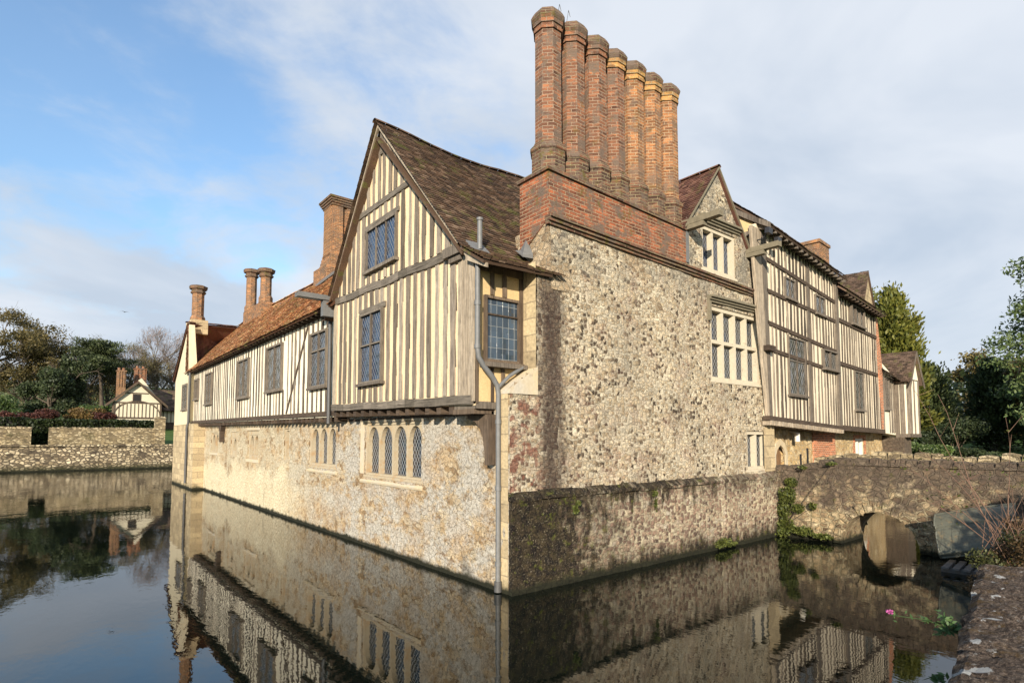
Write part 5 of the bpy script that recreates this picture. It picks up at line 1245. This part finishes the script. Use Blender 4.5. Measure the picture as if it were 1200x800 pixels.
def bush(name, loc, r, label, leafmat, n, leafsize, cat='shrub', group=None, seed=1, lobes=9, stem='bark', aspect=.55):
    root = empty(name, loc, label, cat, group); rn = random.Random(seed); g = np.random.default_rng(seed); mb = MB(); P = []
    for i in range(lobes):
        a = i*2.4; q = rn.uniform(.15,.75); c = (math.cos(a)*r[0]*q, math.sin(a)*r[1]*q, r[2]*rn.uniform(.45,1.15)); tube(mb, [(0,0,-.3), (c[0]*.5,c[1]*.5,c[2]*.5), c], .04, 4, .01, cap=False)
        P.append(blob_pts(g, c, np.array(r)*rn.uniform(.28,.5), n//lobes, .25))
    mb.build('stems', stem).parent = root; P = np.concatenate(P); P[:,2] = np.maximum(P[:,2], .03)
    leaf_object('foliage', P, leafsize, leafmat, root, aspect, seed=seed); return root

# ================================================================ FAR SIDE (north bank)
F56 = FR((0,56,0), 0, 1)
t_ = empty('retaining_wall', (0,56,0), 'long low battered rubble retaining wall at the far edge of the moat', 'wall')
mb = MB(); xs = np.arange(-30, 27.01, .3); V = []; Fc = []
for i, x in enumerate(xs):
    for j in range(9):
        z = -.6+(2.33+.6+.07*noise.noise(Vector((x*.9,0,0))))*j/8; V.append((x, 55.6+z*.25+.12*noise.noise(Vector((x*.9,z*1.4,1)))+.06*noise.noise(Vector((x*3,z*4,1))), z))
for i in range(len(xs)-1):
    for j in range(8): Fc.append((i*9+j, (i+1)*9+j, (i+1)*9+j+1, i*9+j+1))
mb.mesh(V, Fc)
for i in range(len(xs)-1): a, b = V[i*9+8], V[(i+1)*9+8]; mb.poly([a, b, (b[0],57.4,b[2]-.06), (a[0],57.4,a[2]-.06)])
mb.build('wall_face', 'embank_stone', t_)
def gwall(x0, x1, z1, label, pillar=None, y=59.0, hole=None):
    root = empty('garden_wall', ((x0+x1)/2, y, 2.1), label, 'wall'); mb = MB(); F = FR((0,y,0), 0, 1)
    xs = np.arange(x0, x1+.01, .3); V = []; Fc = []
    for i, x in enumerate(xs):
        tz = z1+.06*noise.noise(Vector((x*1.3, 3, 0)))
        for j in range(7): z = 1.9+(tz-1.9)*j/6; V.append((x, y-.03+.05*noise.noise(Vector((x*1.5,z*2,1))), z))
        V.append((x, y+.5, tz)); V.append((x, y+.5, 1.9))
    for i in range(len(xs)-1):
        for j in range(8): Fc.append((i*9+j, (i+1)*9+j, (i+1)*9+j+1, i*9+j+1))
    mb.mesh(V, Fc); n_ = len(xs)-1; mb.poly([V[k] for k in range(9)]); mb.poly([V[n_*9+k] for k in range(9)][::-1])
    mb.build('wall_face', 'garden_wall_stone', root)
    loose_coping(F, x0, x1-.2, lambda s: z1-.02, -.52, .06, random.Random(int(z1*10)+int(x0)), .05, .14).build('coping', 'garden_wall_stone', root)
    if pillar:
        mb = MB(); a, b, zp = pillar; mb.box(a, b, y-.15, y+.65, 1.9, zp-.12); mb.hexa([(a-.08,y-.23,zp-.118),(b+.08,y-.23,zp-.118),(b+.08,y+.73,zp-.118),(a-.08,y+.73,zp-.118)], [(a+.1,y,zp+.1),(b-.1,y,zp+.1),(b-.1,y+.5,zp+.1),(a+.1,y+.5,zp+.1)]); mb.build('pier', 'garden_wall_stone', root)
gwall(-20, -8.25, 3.85, 'shorter stone garden wall left of the hedge gap across the moat'); gwall(-7.1, 2.0, 3.85, 'longer mossy stone garden wall ending in a taller pier by the house', (1.25, 2.15, 5.0))
def hedge(x0, x1, y0, y1, z0, z1, label, n, name='clipped_hedge', mat='leaf_hedge', size=.09, seed=1):
    root = empty(name, ((x0+x1)/2, (y0+y1)/2, z0), label, 'hedge'); g = np.random.default_rng(seed); lx, ly, lz = (x1-x0)/2, (y1-y0)/2, z1-z0
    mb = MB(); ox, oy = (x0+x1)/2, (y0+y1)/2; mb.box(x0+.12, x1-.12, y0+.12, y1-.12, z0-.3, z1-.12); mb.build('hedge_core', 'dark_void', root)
    A = np.array([2*lx*lz, 2*lx*lz, 4*lx*ly, 2*ly*lz, 2*ly*lz]); A = A/A.sum(); P = []
    for f, a in enumerate(A):
        m = int(n*a); u, v = g.random(m), g.random(m); t = g.normal(size=m)*.05
        if f == 0: P.append(np.c_[(u*2-1)*lx, -ly+t, v*lz])
        elif f == 1: P.append(np.c_[(u*2-1)*lx, ly+t, v*lz])
        elif f == 2: P.append(np.c_[(u*2-1)*lx, (v*2-1)*ly, lz+t*1.3])
        elif f == 3: P.append(np.c_[-lx+t, (u*2-1)*ly, v*lz])
        else: P.append(np.c_[lx+t, (u*2-1)*ly, v*lz])
    leaf_object('foliage', np.concatenate(P), size, mat, root, .6, seed=seed); return root
hedge(-20, -8.7, 60.6, 62, 2.1, 4.72, 'clipped dark hedge behind the shorter garden wall', 9000, size=.13)
hedge(-8.65, 1.35, 60.6, 61.9, 2.1, 4.6, 'clipped dark hedge behind the longer garden wall', 12000, size=.13, seed=2)

# timbered outbuilding across the moat
ob = empty('timbered_outbuilding', (1.5,78,2.2), 'small timber framed outbuilding with curved braces and two tall brick chimneys across the moat', 'building')
F78 = FR((0,78,0), 0, 1)
mb = MB(); F78.prism(mb, [(-1.05,2),(4.15,2),(4.15,7.3),(1.53,9.85),(-1.05,7.3)], -.3, 0); mb.build('plaster_wall', 'plaster_far', ob)
mb = MB(); 
mb.hexa([(-1.75,77.6,7.02),(1.53,77.6,10.03),(1.53,80.5,10.03),(-1.75,80.5,7.02)], [(-1.75,77.6,7.14),(1.53,77.6,10.17),(1.53,80.5,10.17),(-1.75,80.5,7.14)])
mb.hexa([(1.53,77.6,10.03),(4.85,77.6,6.95),(4.85,80.5,6.95),(1.53,80.5,10.03)], [(1.53,77.6,10.17),(4.85,77.6,7.07),(4.85,80.5,7.07),(1.53,80.5,10.17)])
tiles(mb, (3.0,80.3,6.6), (16,80.3,6.6), (16,84,9.6), (2.2,84,9.6), gauge=.3, width=.5, seed=30); roofslab(mb, (2.0,80.3,6.5), (16,80.3,6.5), (16,84,9.5), (2.2,84,9.5))
mb.build('roof', 'tile_old', ob)
mb = MB()
for k in range(13): a = -.85+k*.41; F78.box(mb, a, a+.08, 5.55, 7.25, -.02, .05) if 1.0 < 9.0 else None
F78.box(mb, -1.05, 4.15, 7.3, 7.45, -.02, .07); F78.box(mb, -1.05, 4.15, 5.35, 5.55, -.02, .07); F78.box(mb, .4, 2.7, 8.55, 8.68, -.02, .06); F78.box(mb, 1.0, 1.9, 7.5, 8.5, -.02, .05)
for sgn in (-1, 1):
    prev = None
    for k in range(7):
        a = k/6*math.pi/2; p = (1.55+sgn*(2.45*math.sin(a)), 5.75+1.75*math.cos(a)+.0)
        if prev: F78.prism(mb, [prev, p, (p[0]+sgn*.02, p[1]+.16), (prev[0]+sgn*.02, prev[1]+.16)], -.02, .08)
        prev = p
F78.box(mb, -1.12, -.92, 2.2, 7.3, -.02, .08); F78.box(mb, 4.0, 4.2, 2.2, 7.3, -.02, .08)
for (xa, za, xb, zb_) in ((-1.8,6.98,1.53,10.05), (4.9,6.9,1.53,10.05)): F78.prism(mb, [(xa,za),(xb,zb_),(xb,zb_-.2),(xa,za-.2)], .38, .43)
mb.build('timber_frame', 'oak_dark', ob)
mb = MB(); F78.poly_ = None; mb.poly([F78.P(1.1,7.55,.055),F78.P(1.8,7.55,.055),F78.P(1.8,8.4,.055),F78.P(1.1,8.4,.055)]); mb.build('window', 'dark_void', ob)
F80 = FR((0,80.8,0), 0, 1)
mb = MB(); F80.box(mb, 4.2, 16, 2.0, 6.6, -.2, 0); w_ = mb.build('plaster_wall', 'plaster_far', ob)
mb = MB()
for k in range(26): a = 4.3+k*.45; F80.box(mb, a, a+.1, 5.0, 6.55, -.02, .04)
F80.box(mb, 4.2, 16, 4.8, 5.0, -.02, .05); F80.box(mb, 4.2, 16, 2.0, 4.8, -.02, .03)
mb.build('timber_frame', 'oak_dark', ob)
for (xc, yc, zt, wid, lab) in ((.0,82,11.9,.95,'lit orange brick chimney left of the gable'), (2.3,84,12.5,1.35,'darker brick chimney right of the gable')):
    mb = MB(); mb.box(xc-wid/2, xc+wid/2, yc-.5, yc+.5, 6.5, zt-.25)
    for q in (-.3, 0, .3): mb.box(xc+q*wid-.07*wid, xc+q*wid+.07*wid, yc-.58, yc-.5, 9.6, zt-.25)
    mb.box(xc-wid/2-.08, xc+wid/2+.08, yc-.62, yc+.6, zt-.25, zt-.12); c_ = mb.build('chimney', 'brick_warm' if xc < 1 else 'brick_red', ob); c_['label'] = lab
    for q in (-.26,.26): mb = MB(); ngon_prism(mb, xc+q*wid, yc, [(zt-.12,.17),(zt+.25,.15)]); mb.build('chimney_pot', 'brick_red', c_)
mb = MB(); mb.hexa([(2.0,79.5,8.2),(3.9,79.5,8.2),(3.9,83,8.2),(2.0,83,8.2)], [(2.0,79.5,10.7),(2.05,79.5,10.7),(2.05,83,10.7),(2.0,83,10.7)]); mb.build('gable_end', 'plaster_far', ob)

# trees and planting beyond the moat
gh = ground_h
def at(x, y): return (x, y, gh(x, y)-.1)
broad_tree('broadleaf_tree', at(-13.6,99), 15.4, 13, 'big half bare tree with yellow brown leaves at the left edge', 'leaf_autumn', 15000, .17, twigs=5000, twigmat='twig_green', seed=3, lvl=4, clump=.12, base=.1)
broad_tree('broadleaf_tree', at(-9.8,97), 12.2, 9, 'second half bare brownish tree, lower, right of the leftmost big tree', 'leaf_autumn', 11000, .16, twigs=5000, twigmat='twig_green', seed=13, lvl=4, clump=.13, base=.1)
broad_tree('bare_tree', at(-7.0,108), 12.5, 8, 'pale pinkish bare treetop between the half bare tree and the cedar', None, 0, .1, twigs=9000, twigmat='twig_pink', seed=5, lvl=4, clump=.13)
broad_tree('holly_tree', at(-7.2,88), 8.6, 6.4, 'dark glossy evergreen bush tree left of the cedar', 'leaf_holly', 16000, .16, seed=6, base=.04, clump=.19)
broad_tree('holly_tree', at(-4.7,91), 8.6, 2.6, 'narrow very dark evergreen just left of the bare thicket', 'leaf_holly', 9000, .15, seed=16, base=.03, clump=.3)
tier_tree('cedar_tree', at(-.9,97), 12.6, 12.0, 'broad flat topped dark green cedar behind the hedge', 'leaf_cedar', 20000, .17, 30, seed=7, z0=.62, flat=.11, dome=.75, lean=(-1.3,0))
for i, (x, y, h, w, lab, mt) in enumerate([(-2.8,104,10,6,'greenish bare thicket tree under the left half of the cedar','twig_green'), (.3,106,10.5,6,'bare thicket tree under the right half of the cedar','twig'),
    (3.6,110,12.6,7,'bare tree behind the lit chimney of the outbuilding','twig_green'), (6.6,112,14.6,7,'tallest bare rounded tree right of the outbuilding chimneys','twig_pink'), (10.5,108,12.5,7,'bare tree half hidden behind the far gable of the house','twig'), (1.8,103,7.5,5,'low olive bare tree left of the lit chimney','twig_green')]):
    broad_tree('bare_tree', at(x,y), h, w, lab, None if mt != 'twig_green' else 'leaf_autumn', 0 if mt != 'twig_green' else 2200, .14, 'bark_grey', twigs=7500, twigmat=mt, seed=20+i, lvl=4, clump=.14, base=.1)
g = np.random.default_rng(44)
P = np.c_[g.uniform(-40, 45, 26000), g.uniform(114, 135, 26000), g.random(26000)**1.3*7.5]; P[:,2] += np.array([gh(a, b) for a, b in P[:,:2]])-.3
P[:,2] -= 2.5*np.array([noise.noise(Vector((a*.15,b*.1,0))) for a, b in P[:,:2]])
tag(leaf_object('woodland', P, .42, 'twig_green', None, .16, seed=4), 'brown leafless woodland far behind the outbuilding', None, None, 'stuff')
for i, (x, y, r, lab, mt) in enumerate([(-12.6,74,(2.6,1.5,1.1),'dark red leafed shrub at the left edge above the hedge','leaf_red'), (-8.2,75,(2.6,1.5,1.0),'dark red leafed shrub second from the left above the hedge','leaf_red'), (-4.0,77,(2.3,1.5,1.15),'brownish shrub above the middle of the hedge','leaf_rust'), (-2.6,84,(2.2,1.2,1.4),'bright green shrub left of the outbuilding','leaf_bush'), (-12.4,84,(2.6,1.8,2.1),'dull green shrub under the big half bare tree','leaf_bush'), (-1.9,76,(1.6,1,.9),'low dark red shrub beside the outbuilding gable','leaf_red')]):
    bush('shrub', (x,y,gh(x,y)+1.1 if i not in (3,4) else gh(x,y)+.8), r, lab, mt, 3200, .12, group='shrubs across the moat', seed=50+i)

# ================================================================ EAST SIDE
mb = MB(); F27 = FR((27,0,0), 90, -1)
rt = empty('retaining_wall', (27,4,0), 'low garden bank wall behind the bridge', 'wall'); stone_sheet(mb, F27, -7.6, 56, -.6, 1.7, [], d=.1, res=.5, amp=.05); mb.poly([(26.9,-7.6,1.7),(27.5,-7.6,1.66),(27.5,56,1.66),(26.9,56,1.7)]); mb.build('wall_face', 'bridge_stone', rt)
cone_tree('golden_conifer', at(40,7.9), 13.2, 6.8, 'tall golden green conifer immediately behind the small end wing', 'leaf_gold', 34000, .17, seed=61, spikes=60, group='garden trees behind the bridge')
cone_tree('golden_conifer', at(39,5.3), 12.2, 5.4, 'lower golden conifer in front of the tallest one', 'leaf_gold', 26000, .16, seed=62, spikes=36, group='garden trees behind the bridge')
cone_tree('yew_tree', at(41,3.9), 6.3, 5.6, 'dark spiky yew between the golden conifer and the pine', 'leaf_yew', 24000, .15, seed=63, spikes=36, power=1.6, ragged=.1, group='garden trees behind the bridge')
cone_tree('yew_tree', at(44,1.0), 6.4, 5.2, 'second dark yew with upswept branch tips', 'leaf_yew', 18000, .15, seed=64, spikes=26, power=1.6, group='garden trees behind the bridge')
tier_tree('pine_tree', at(38,-4.3), 13.0, 9.2, 'tall green pine at the right edge of the garden', 'leaf_pine', 62000, .13, 60, seed=65, z0=.16, flat=.12, dome=.6, group='garden trees behind the bridge', cat='conifer')
broad_tree('broadleaf_tree', at(47,-.2), 6.2, 6.0, 'rusty brown low tree below the pine', 'leaf_rust', 15000, .13, seed=66, base=.06, group='garden trees behind the bridge', clump=.2)
broad_tree('broadleaf_tree', at(60,3), 8, 8, 'distant olive tree between the yews and the pine', 'leaf_autumn', 14000, .16, seed=67, base=.06, group='garden trees behind the bridge', clump=.2)
for i, (x, y, r, lab, mt) in enumerate([(33,4.0,(1.8,1.5,.95),'bright green bush at the foot of the golden conifer','leaf_bush'), (34.5,2.2,(1.6,1.4,.75),'round green bush in the middle of the lawn edge','leaf_bush'), (36,.4,(1.3,1.4,.6),'low dark green bush beside the lawn','leaf_holly'), (40,-2.4,(2.0,1.6,1.5),'pale green bush under the pine','leaf_bush'), (36,6.8,(2.4,2.2,1.5),'dark leafy shrub behind the end wing','leaf_bush'), (39,2.2,(2.5,2,1.8),'shaded shrub at the foot of the dark yew','leaf_holly')]):
    bush('shrub', at(x,y), r, lab, mt, 5500, .085, group='garden shrubs behind the bridge', seed=80+i)
P = np.c_[g.uniform(58, 110, 22000), g.uniform(-26, 34, 22000), g.random(22000)**1.2*6.5]; P[:,2] += np.array([gh(a, b) for a, b in P[:,:2]])
tag(leaf_object('woodland', P, .40, 'leaf_holly', None, .5, seed=5), 'dark wood closing the garden behind the lawn', None, None, 'stuff')

# ================================================================ NEAR BANK
nw = empty('bank_wall', (0,-7.4,0), 'rough stone moat wall in the foreground with white lichen patches', 'wall')
def edge_y(x): return -7.2+(x+1.3)*.17
mb = MB(); rn = random.Random(12); x = -16.0; row = 0
while x < 3.7:
    w = rn.uniform(.6,1.15); x2 = min(x+w, 3.75)
    for lay, (ya, yb) in enumerate(((.02, -.78), (-.79, -1.5))):
        zt = 1.19+rn.uniform(-.035,.03); nx, ny = 10, 10; V = []; Fc = []
        for i in range(nx+1):
            for j in range(ny+1):
                u, v = i/nx, j/ny; xx = x+.005+(x2-x-.01)*u; yy = edge_y(xx)+ya+(yb-ya)*v
                eb_ = min(u, 1-u)*(x2-x); ev = min(v, 1-v)*abs(yb-ya); e = min(1, eb_/.06)*.5+.5; e2 = min(1, ev/.06)*.5+.5
                zz = zt-.05*(1-min(e, e2))*2+.05*noise.noise(Vector((xx*3,yy*3,0)))+.03*noise.noise(Vector((xx*9,yy*9,4)))
                V.append((xx+.03*noise.noise(Vector((yy*6,xx,2))), yy+.05*noise.noise(Vector((xx*3,lay,9))), zz))
        for i in range(nx):
            for j in range(ny): a = i*(ny+1)+j; Fc.append((a, a+ny+1, a+ny+2, a+1))
        mb.mesh(V, Fc, smooth=False)
        ring = [i*(ny+1) for i in range(nx+1)]+[nx*(ny+1)+j for j in range(1, ny+1)]+[i*(ny+1)+ny for i in range(nx-1,-1,-1)]+[j for j in range(ny-1,0,-1)]
        for a, b in zip(ring, ring[1:]+ring[:1]): p, q = V[a], V[b]; mb.poly([p, q, (q[0],q[1],1.0), (p[0],p[1],1.0)])
    x = x2
mb.build('coping', 'coping', nw)
mb = MB(); V = []; Fc = []; xs = np.arange(-16, 3.7, .15)
for x in xs:
    for j in range(9): z = -.6+1.64*j/8; V.append((x, edge_y(x)-.03+.06*noise.noise(Vector((x*2,z*3,0)))-.02, z))
for i in range(len(xs)-1):
    for j in range(8): Fc.append((i*9+j, (i+1)*9+j, (i+1)*9+j+1, i*9+j+1))
mb.mesh(V, Fc); mb.hexa([(3.4,-6.5,-.6),(3.72,-6.45,-.6),(3.72,-8,-.6),(3.4,-8,-.6)], [(3.4,-6.5,1.05),(3.72,-6.45,1.05),(3.72,-8,1.05),(3.4,-8,1.05)])
mb.build('wall_face', 'bridge_stone', nw)
# earth and stone bank between foreground wall and bridge
mb = MB(); xs = np.arange(3.6, 30, .3); ys = np.linspace(0, 1, 14); V = []; Fc = []
for x in xs:
    e = -6.3+.3*min(1, (x-3.6)/3)+.25*noise.noise(Vector((x*.8,0,5)))
    for v in ys:
        y = e-v*3.2; z = -.5+(1.75)*min(1, v*4)**.6+.12*noise.noise(Vector((x*1.5,y*1.5,3)))+(.25 if x > 9 else 0)*min(1, v*4)
        if v > .6: z += (.75-z)*min(1, (v-.6)/.35)
        V.append((x, y, z))
for i in range(len(xs)-1):
    for j in range(13): Fc.append((i*14+j, i*14+j+1, (i+1)*14+j+1, (i+1)*14+j))
mb.mesh(V, Fc, smooth=True); tag(mb.build('bank', 'bridge_stone'), 'rough shaded bank between the foreground wall and the bridge', None, None, 'structure')

# small grey boat propped on its side against the bridge, with a slatted stand
pt_ = empty('upturned_boat', (9.3,-5.6,.2), 'small grey upturned flat bottomed boat propped on edge beside the bridge', 'boat')
mb = MB(); nL, nS = 24, 28; V = []; Fc = []
# section across the hull from gunwale (top) to gunwale (bottom), leaning back; long axis runs along the bank
def hull(u, v):
    """u 0..1 along length from transom, v 0..1 over the bottom"""
    a = (v-.5)*2; taper = 1-.25*max(0, u-.55)**1.5; half = .46*taper
    bulge = .17*(1-abs(a)**5)
    if a > .42: bulge += .035
    if a < -.75: bulge += .02
    zc = .73+.42*u; lean = .20*a
    x = -.25+lean-bulge+.12; z = zc+a*half
    y = 1.12+.09*a-u*1.45
    return (9.25+x, -5.6+y, z)
for i in range(nL+1):
    for j in range(nS+1): V.append(hull(i/nL, j/nS))
for i in range(nL):
    for j in range(nS): a = i*(nS+1)+j; Fc.append((a, a+1, a+nS+2, a+nS+1))
mb.mesh(V, Fc, smooth=True)
V2 = [(x+.03, y+(-.02 if False else 0), z) for x, y, z in V]; mb.mesh(V2, Fc, smooth=True)
ring = [V[j] for j in range(nS+1)]; mb.poly([(p[0]+.005, p[1]-.01, p[2]) for p in ring])
def boat_mat():
    t = NT('boat_hull'); n = t.noise(t.ob, 3, 6, .7); nf = t.noise(t.map(t.ob,(2,2,9)), 7, 5, .75)
    c = t.mix(n, (.065,.068,.05), (.13,.132,.10)); c = t.mix(t.m('MULTIPLY', step(t, nf, .53, .60), .8), c, (.045,.038,.028)); c = t.mix(t.m('MULTIPLY', step(t, t.noise(t.ob, 5, 6, .75), .55, .62), .6), c, (.20,.15,.08))
    c = t.mix(t.m('MULTIPLY', step(t, t.noise(t.ob, 24, 4, .7), .66, .7), .6), c, (.3,.2,.1))
    return t.done(c, .45, t.bump(n, .2, .01))
M['boat'] = boat_mat(); mb.build('hull', 'boat', pt_)
mb = MB(); tube(mb, [V[j] for j in range(nS+1)], .022, 6); tube(mb, [V[i*(nS+1)+nS] for i in range(nL+1)], .024, 6); tube(mb, [V[i*(nS+1)] for i in range(nL+1)], .024, 6); mb.build('gunwale', 'boat', pt_)
sl = empty('slatted_stand', (8.95,-5.0,.05), 'short grey wooden slatted stand at the water under the boat', 'pallet')
for k in range(6):
    mb = MB(); y = -4.66-k*.19; mb.hexa([(8.55,y,.10),(9.25,y+.02,.16),(9.25,y-.10,.16),(8.55,y-.12,.10)], [(8.55,y,.14),(9.25,y+.02,.20),(9.25,y-.10,.20),(8.55,y-.12,.14)]); mb.build('slat', 'wood_slat', sl)
mb = MB(); mb.box(8.72,8.80,-5.85,-4.6,-.3,.105); mb.box(9.05,9.13,-5.85,-4.6,-.3,.13); build_pieces(mb, 'bearer', 'wood_slat', sl)

# ivy and weeds
g = np.random.default_rng(9)
def climber(name, pts, label, mat, n, size, cat='climbing plant', parent_loc=None, depth=.1, ax=0, seed=1):
    root = empty(name, pts[0][0], label, cat); g = np.random.default_rng(seed); P = []; l = np.array(pts[0][0])
    mb = MB(); p0 = Vector((0,0,0))
    for c, r in pts: P.append(blob_pts(g, np.array(c)-l, r, int(n*r[1]*r[2]/sum(q[1][1]*q[1][2] for q in pts)), .1)); tube(mb, [p0, Vector(c)-Vector(pts[0][0])+Vector((.05,0,0))], .012, 4, .006)
    mb.build('stems', 'bark').parent = root; leaf_object('foliage', np.concatenate(P), size, mat, root, .7, seed=seed); return root
climber('ivy', [((10.4,-.35,.35),(.12,.30,.25)), ((10.4,-.3,.8),(.13,.22,.3)), ((10.4,-.42,1.25),(.13,.28,.28)), ((10.42,-.55,1.65),(.1,.2,.16)), ((10.42,-.7,.9),(.1,.25,.15)), ((10.4,-.85,.25),(.14,.35,.15)), ((10.38,-1.4,.16),(.12,.35,.09)), ((10.4,-.15,.1),(.2,.3,.12)), ((10.42,-1.15,1.0),(.08,.12,.12)), ((10.4,-.9,2.1),(.14,.12,.07)), ((10.4,-1.7,2.25),(.14,.15,.05))], 'green ivy spilling down the bridge beside the house corner', 'leaf_ivy', 3600, .038, seed=3)
climber('fern_tuft', [((1.62,-.17,1.5),(.05,.07,.10)), ((1.72,-.17,1.62),(.04,.08,.06))], 'bright green fern tuft growing on the dark stone plinth', 'leaf_ivy', 140, .035, 'plant', seed=5)
climber('fern_tuft', [((4.3,-.16,1.65),(.05,.12,.08)), ((4.35,-.15,1.4),(.04,.06,.16))], 'dull mossy tuft hanging midway along the plinth', 'leaf_ivy', 120, .03, 'plant', seed=6)
climber('waterline_weed', [((7.2,-.2,.18),(.4,.1,.14)), ((7.6,-.2,.1),(.3,.1,.06))], 'green weed at the foot of the plinth by the waterline', 'leaf_ivy', 500, .03, 'plant', seed=7)
# tangled shrub with tall dry stems at the right edge
sh = empty('tangled_shrub', (6.3,-6.5,1.0), 'tangled brown shrub with tall dry red stems beside the boat', 'shrub')
rn = random.Random(77); mb = MB(); tips = []
stem_specs = [((-.5,.2,0),(-.25,.4,1.0),2.2),((-.3,.3,0),(-.1,.25,1),3.0),((0,.3,0),(.05,.2,1),3.5),((.5,.3,0),(.25,.3,1),2.6),((-.6,.2,0),(-.9,.9,1.1),1.6),((.3,.5,0),(-.3,.7,1.0),2.0)]
for (p, d, L_) in stem_specs:
    d = Vector(d).normalized(); q = Vector(p); pts = [q]
    for k in range(8): d = (d+Vector((rn.uniform(-.12,.12), rn.uniform(-.12,.12), -.02))).normalized(); q = q+d*L_/8; pts.append(q)
    tube(mb, pts, .009, 5, .003)
    for k in range(3, 8):
        s = pts[k]; e = s+Vector((rn.uniform(-.3,.3), rn.uniform(-.3,.3), rn.uniform(.05,.35))); tube(mb, [s, e], .005, 4, .002); tips.append(e)
for k in range(110):
    p = Vector((rn.uniform(-1.1,2.2), rn.uniform(-.5,.55), rn.uniform(-.3,.2))); d = Vector((rn.gauss(0,.6), rn.gauss(.15,.5), 1)).normalized(); L_ = rn.uniform(.4,1.3); tube(mb, [p, p+d*L_*.5+Vector((rn.uniform(-.08,.08),0,0)), p+d*L_], .006, 4, .002)
mb.build('stems', 'stem_red').parent = sh
g = np.random.default_rng(12)
bl = []
for k in range(54):
    x_ = rn.uniform(-2.35, 1.9); bl.append((x_, rn.uniform(-.35,.35), rn.uniform(-.75, .12+.28*(x_+2.35)/2)))
P = np.concatenate([blob_pts(g, b, (.30,.22,.20), 420, .05) for b in bl[:32]]); leaf_object('foliage', P, .026, 'leaf_brown', sh, .6, seed=3)
P = np.concatenate([blob_pts(g, b, (.28,.22,.18), 380, .05) for b in bl[32:]]); leaf_object('undergrowth', P, .026, 'leaf_moss', sh, .5, seed=4)
P = np.array([t[:] for t in tips])+g.normal(size=(len(tips),3))*.02; P = np.repeat(P, 3, 0)+g.normal(size=(len(P)*3,3))*.05; leaf_object('young_leaves', P, .03, 'leaf_ivy', sh, .6, seed=5)
# valerian with pink flower
def valerian(loc, label, flower, seed, spread, cat='plant'):
    root = empty('valerian_plant', loc, label, cat); rn = random.Random(seed); mb = MB(); P = []; U = []; tipsl = []
    for (dx, dy, dz) in spread:
        p1 = Vector((dx*.5, dy*.5, dz*.5+.05)); e = Vector((dx, dy, dz)); tube(mb, [(0,0,0), p1, e], .006, 5, .003)
        for k in range(16):
            t = rn.uniform(.25,1); c = Vector((0,0,0)).lerp(p1, min(1, 2*t)) if t < .5 else p1.lerp(e, 2*t-1); P.append((c+Vector((rn.gauss(0,.022), rn.gauss(0,.022), rn.gauss(0,.02))))[:])
        tipsl.append(e)
    mb.build('stems', 'leaf_valerian').parent = root; leaf_object('foliage', np.array(P), .035, 'leaf_valerian', root, .38, seed=seed)
    if flower:
        e = tipsl[0]; g = np.random.default_rng(seed); leaf_object('flower', blob_pts(g, tuple(e+Vector((0,0,.03))), (.03,.03,.025), 90, .2), .009, 'petal', root, .7, seed=seed)
valerian((.55,-6.83,.95), 'pink flowered valerian leaning from the foreground wall over the water', True, 5, [(-1.05,.32,.33), (-.55,.2,.2), (-.35,.12,.1)])
valerian((.35,-6.86,1.0), 'leafy valerian clump without flowers on the edge of the foreground wall', False, 6, [(-.2,.14,.14),(-.1,.17,.2),(.1,.15,.12),(-.3,.16,.02),(.15,.2,-.05)])
valerian((-1.1,-7.1,.95), 'tiny green sprig on the foreground wall nearest the camera', False, 7, [(-.1,.07,.03),(.0,.09,.05)])
# clipped hedge and a garden tree behind the camera: they shade the near bank
hedge(-6, 14, -13.2, -11.6, .9, 2.9, 'clipped hedge on the near bank beyond the foreground wall', 16000, size=.09, seed=7)
broad_tree('broadleaf_tree', (3.6,-12.4,.9), 3.9, 4.2, 'leafy tree standing in the hedge of the near bank', 'leaf_holly', 12000, .13, seed=91, base=.2, group=None, clump=.22)
# a bird far off over the moat
bd = MB(); c = Vector((-3.9,40,22)); c = Vector((.0,0,0))
for sg in (-1, 1): bd.hexa([(0,-.09,-.01),(sg*.2,-.07,.06),(sg*.2,.03,.06),(0,.09,-.01)], [(0,-.09,.01),(sg*.2,-.07,.07),(sg*.2,.03,.07),(0,.09,.01)]); bd.poly([(sg*.2,-.07,.065),(sg*.42,.05,.0),(sg*.2,.03,.065)])
bd.mesh([(0,-.22,0),(.05,-.05,.04),(-.05,-.05,.04),(0,-.05,-.05),(.035,.14,.02),(-.035,.14,.02),(0,.14,-.03),(0,.32,.01)], [(0,1,2),(0,3,1),(0,2,3),(1,4,5,2),(3,6,4,1),(2,5,6,3),(4,7,5),(6,7,4),(5,7,6)])
b_ = bd.build('bird', 'black_metal'); b_.location = (-1.6,60,15.6); tag(b_, 'tiny dark bird flying in the sky above the outbuilding', 'bird')
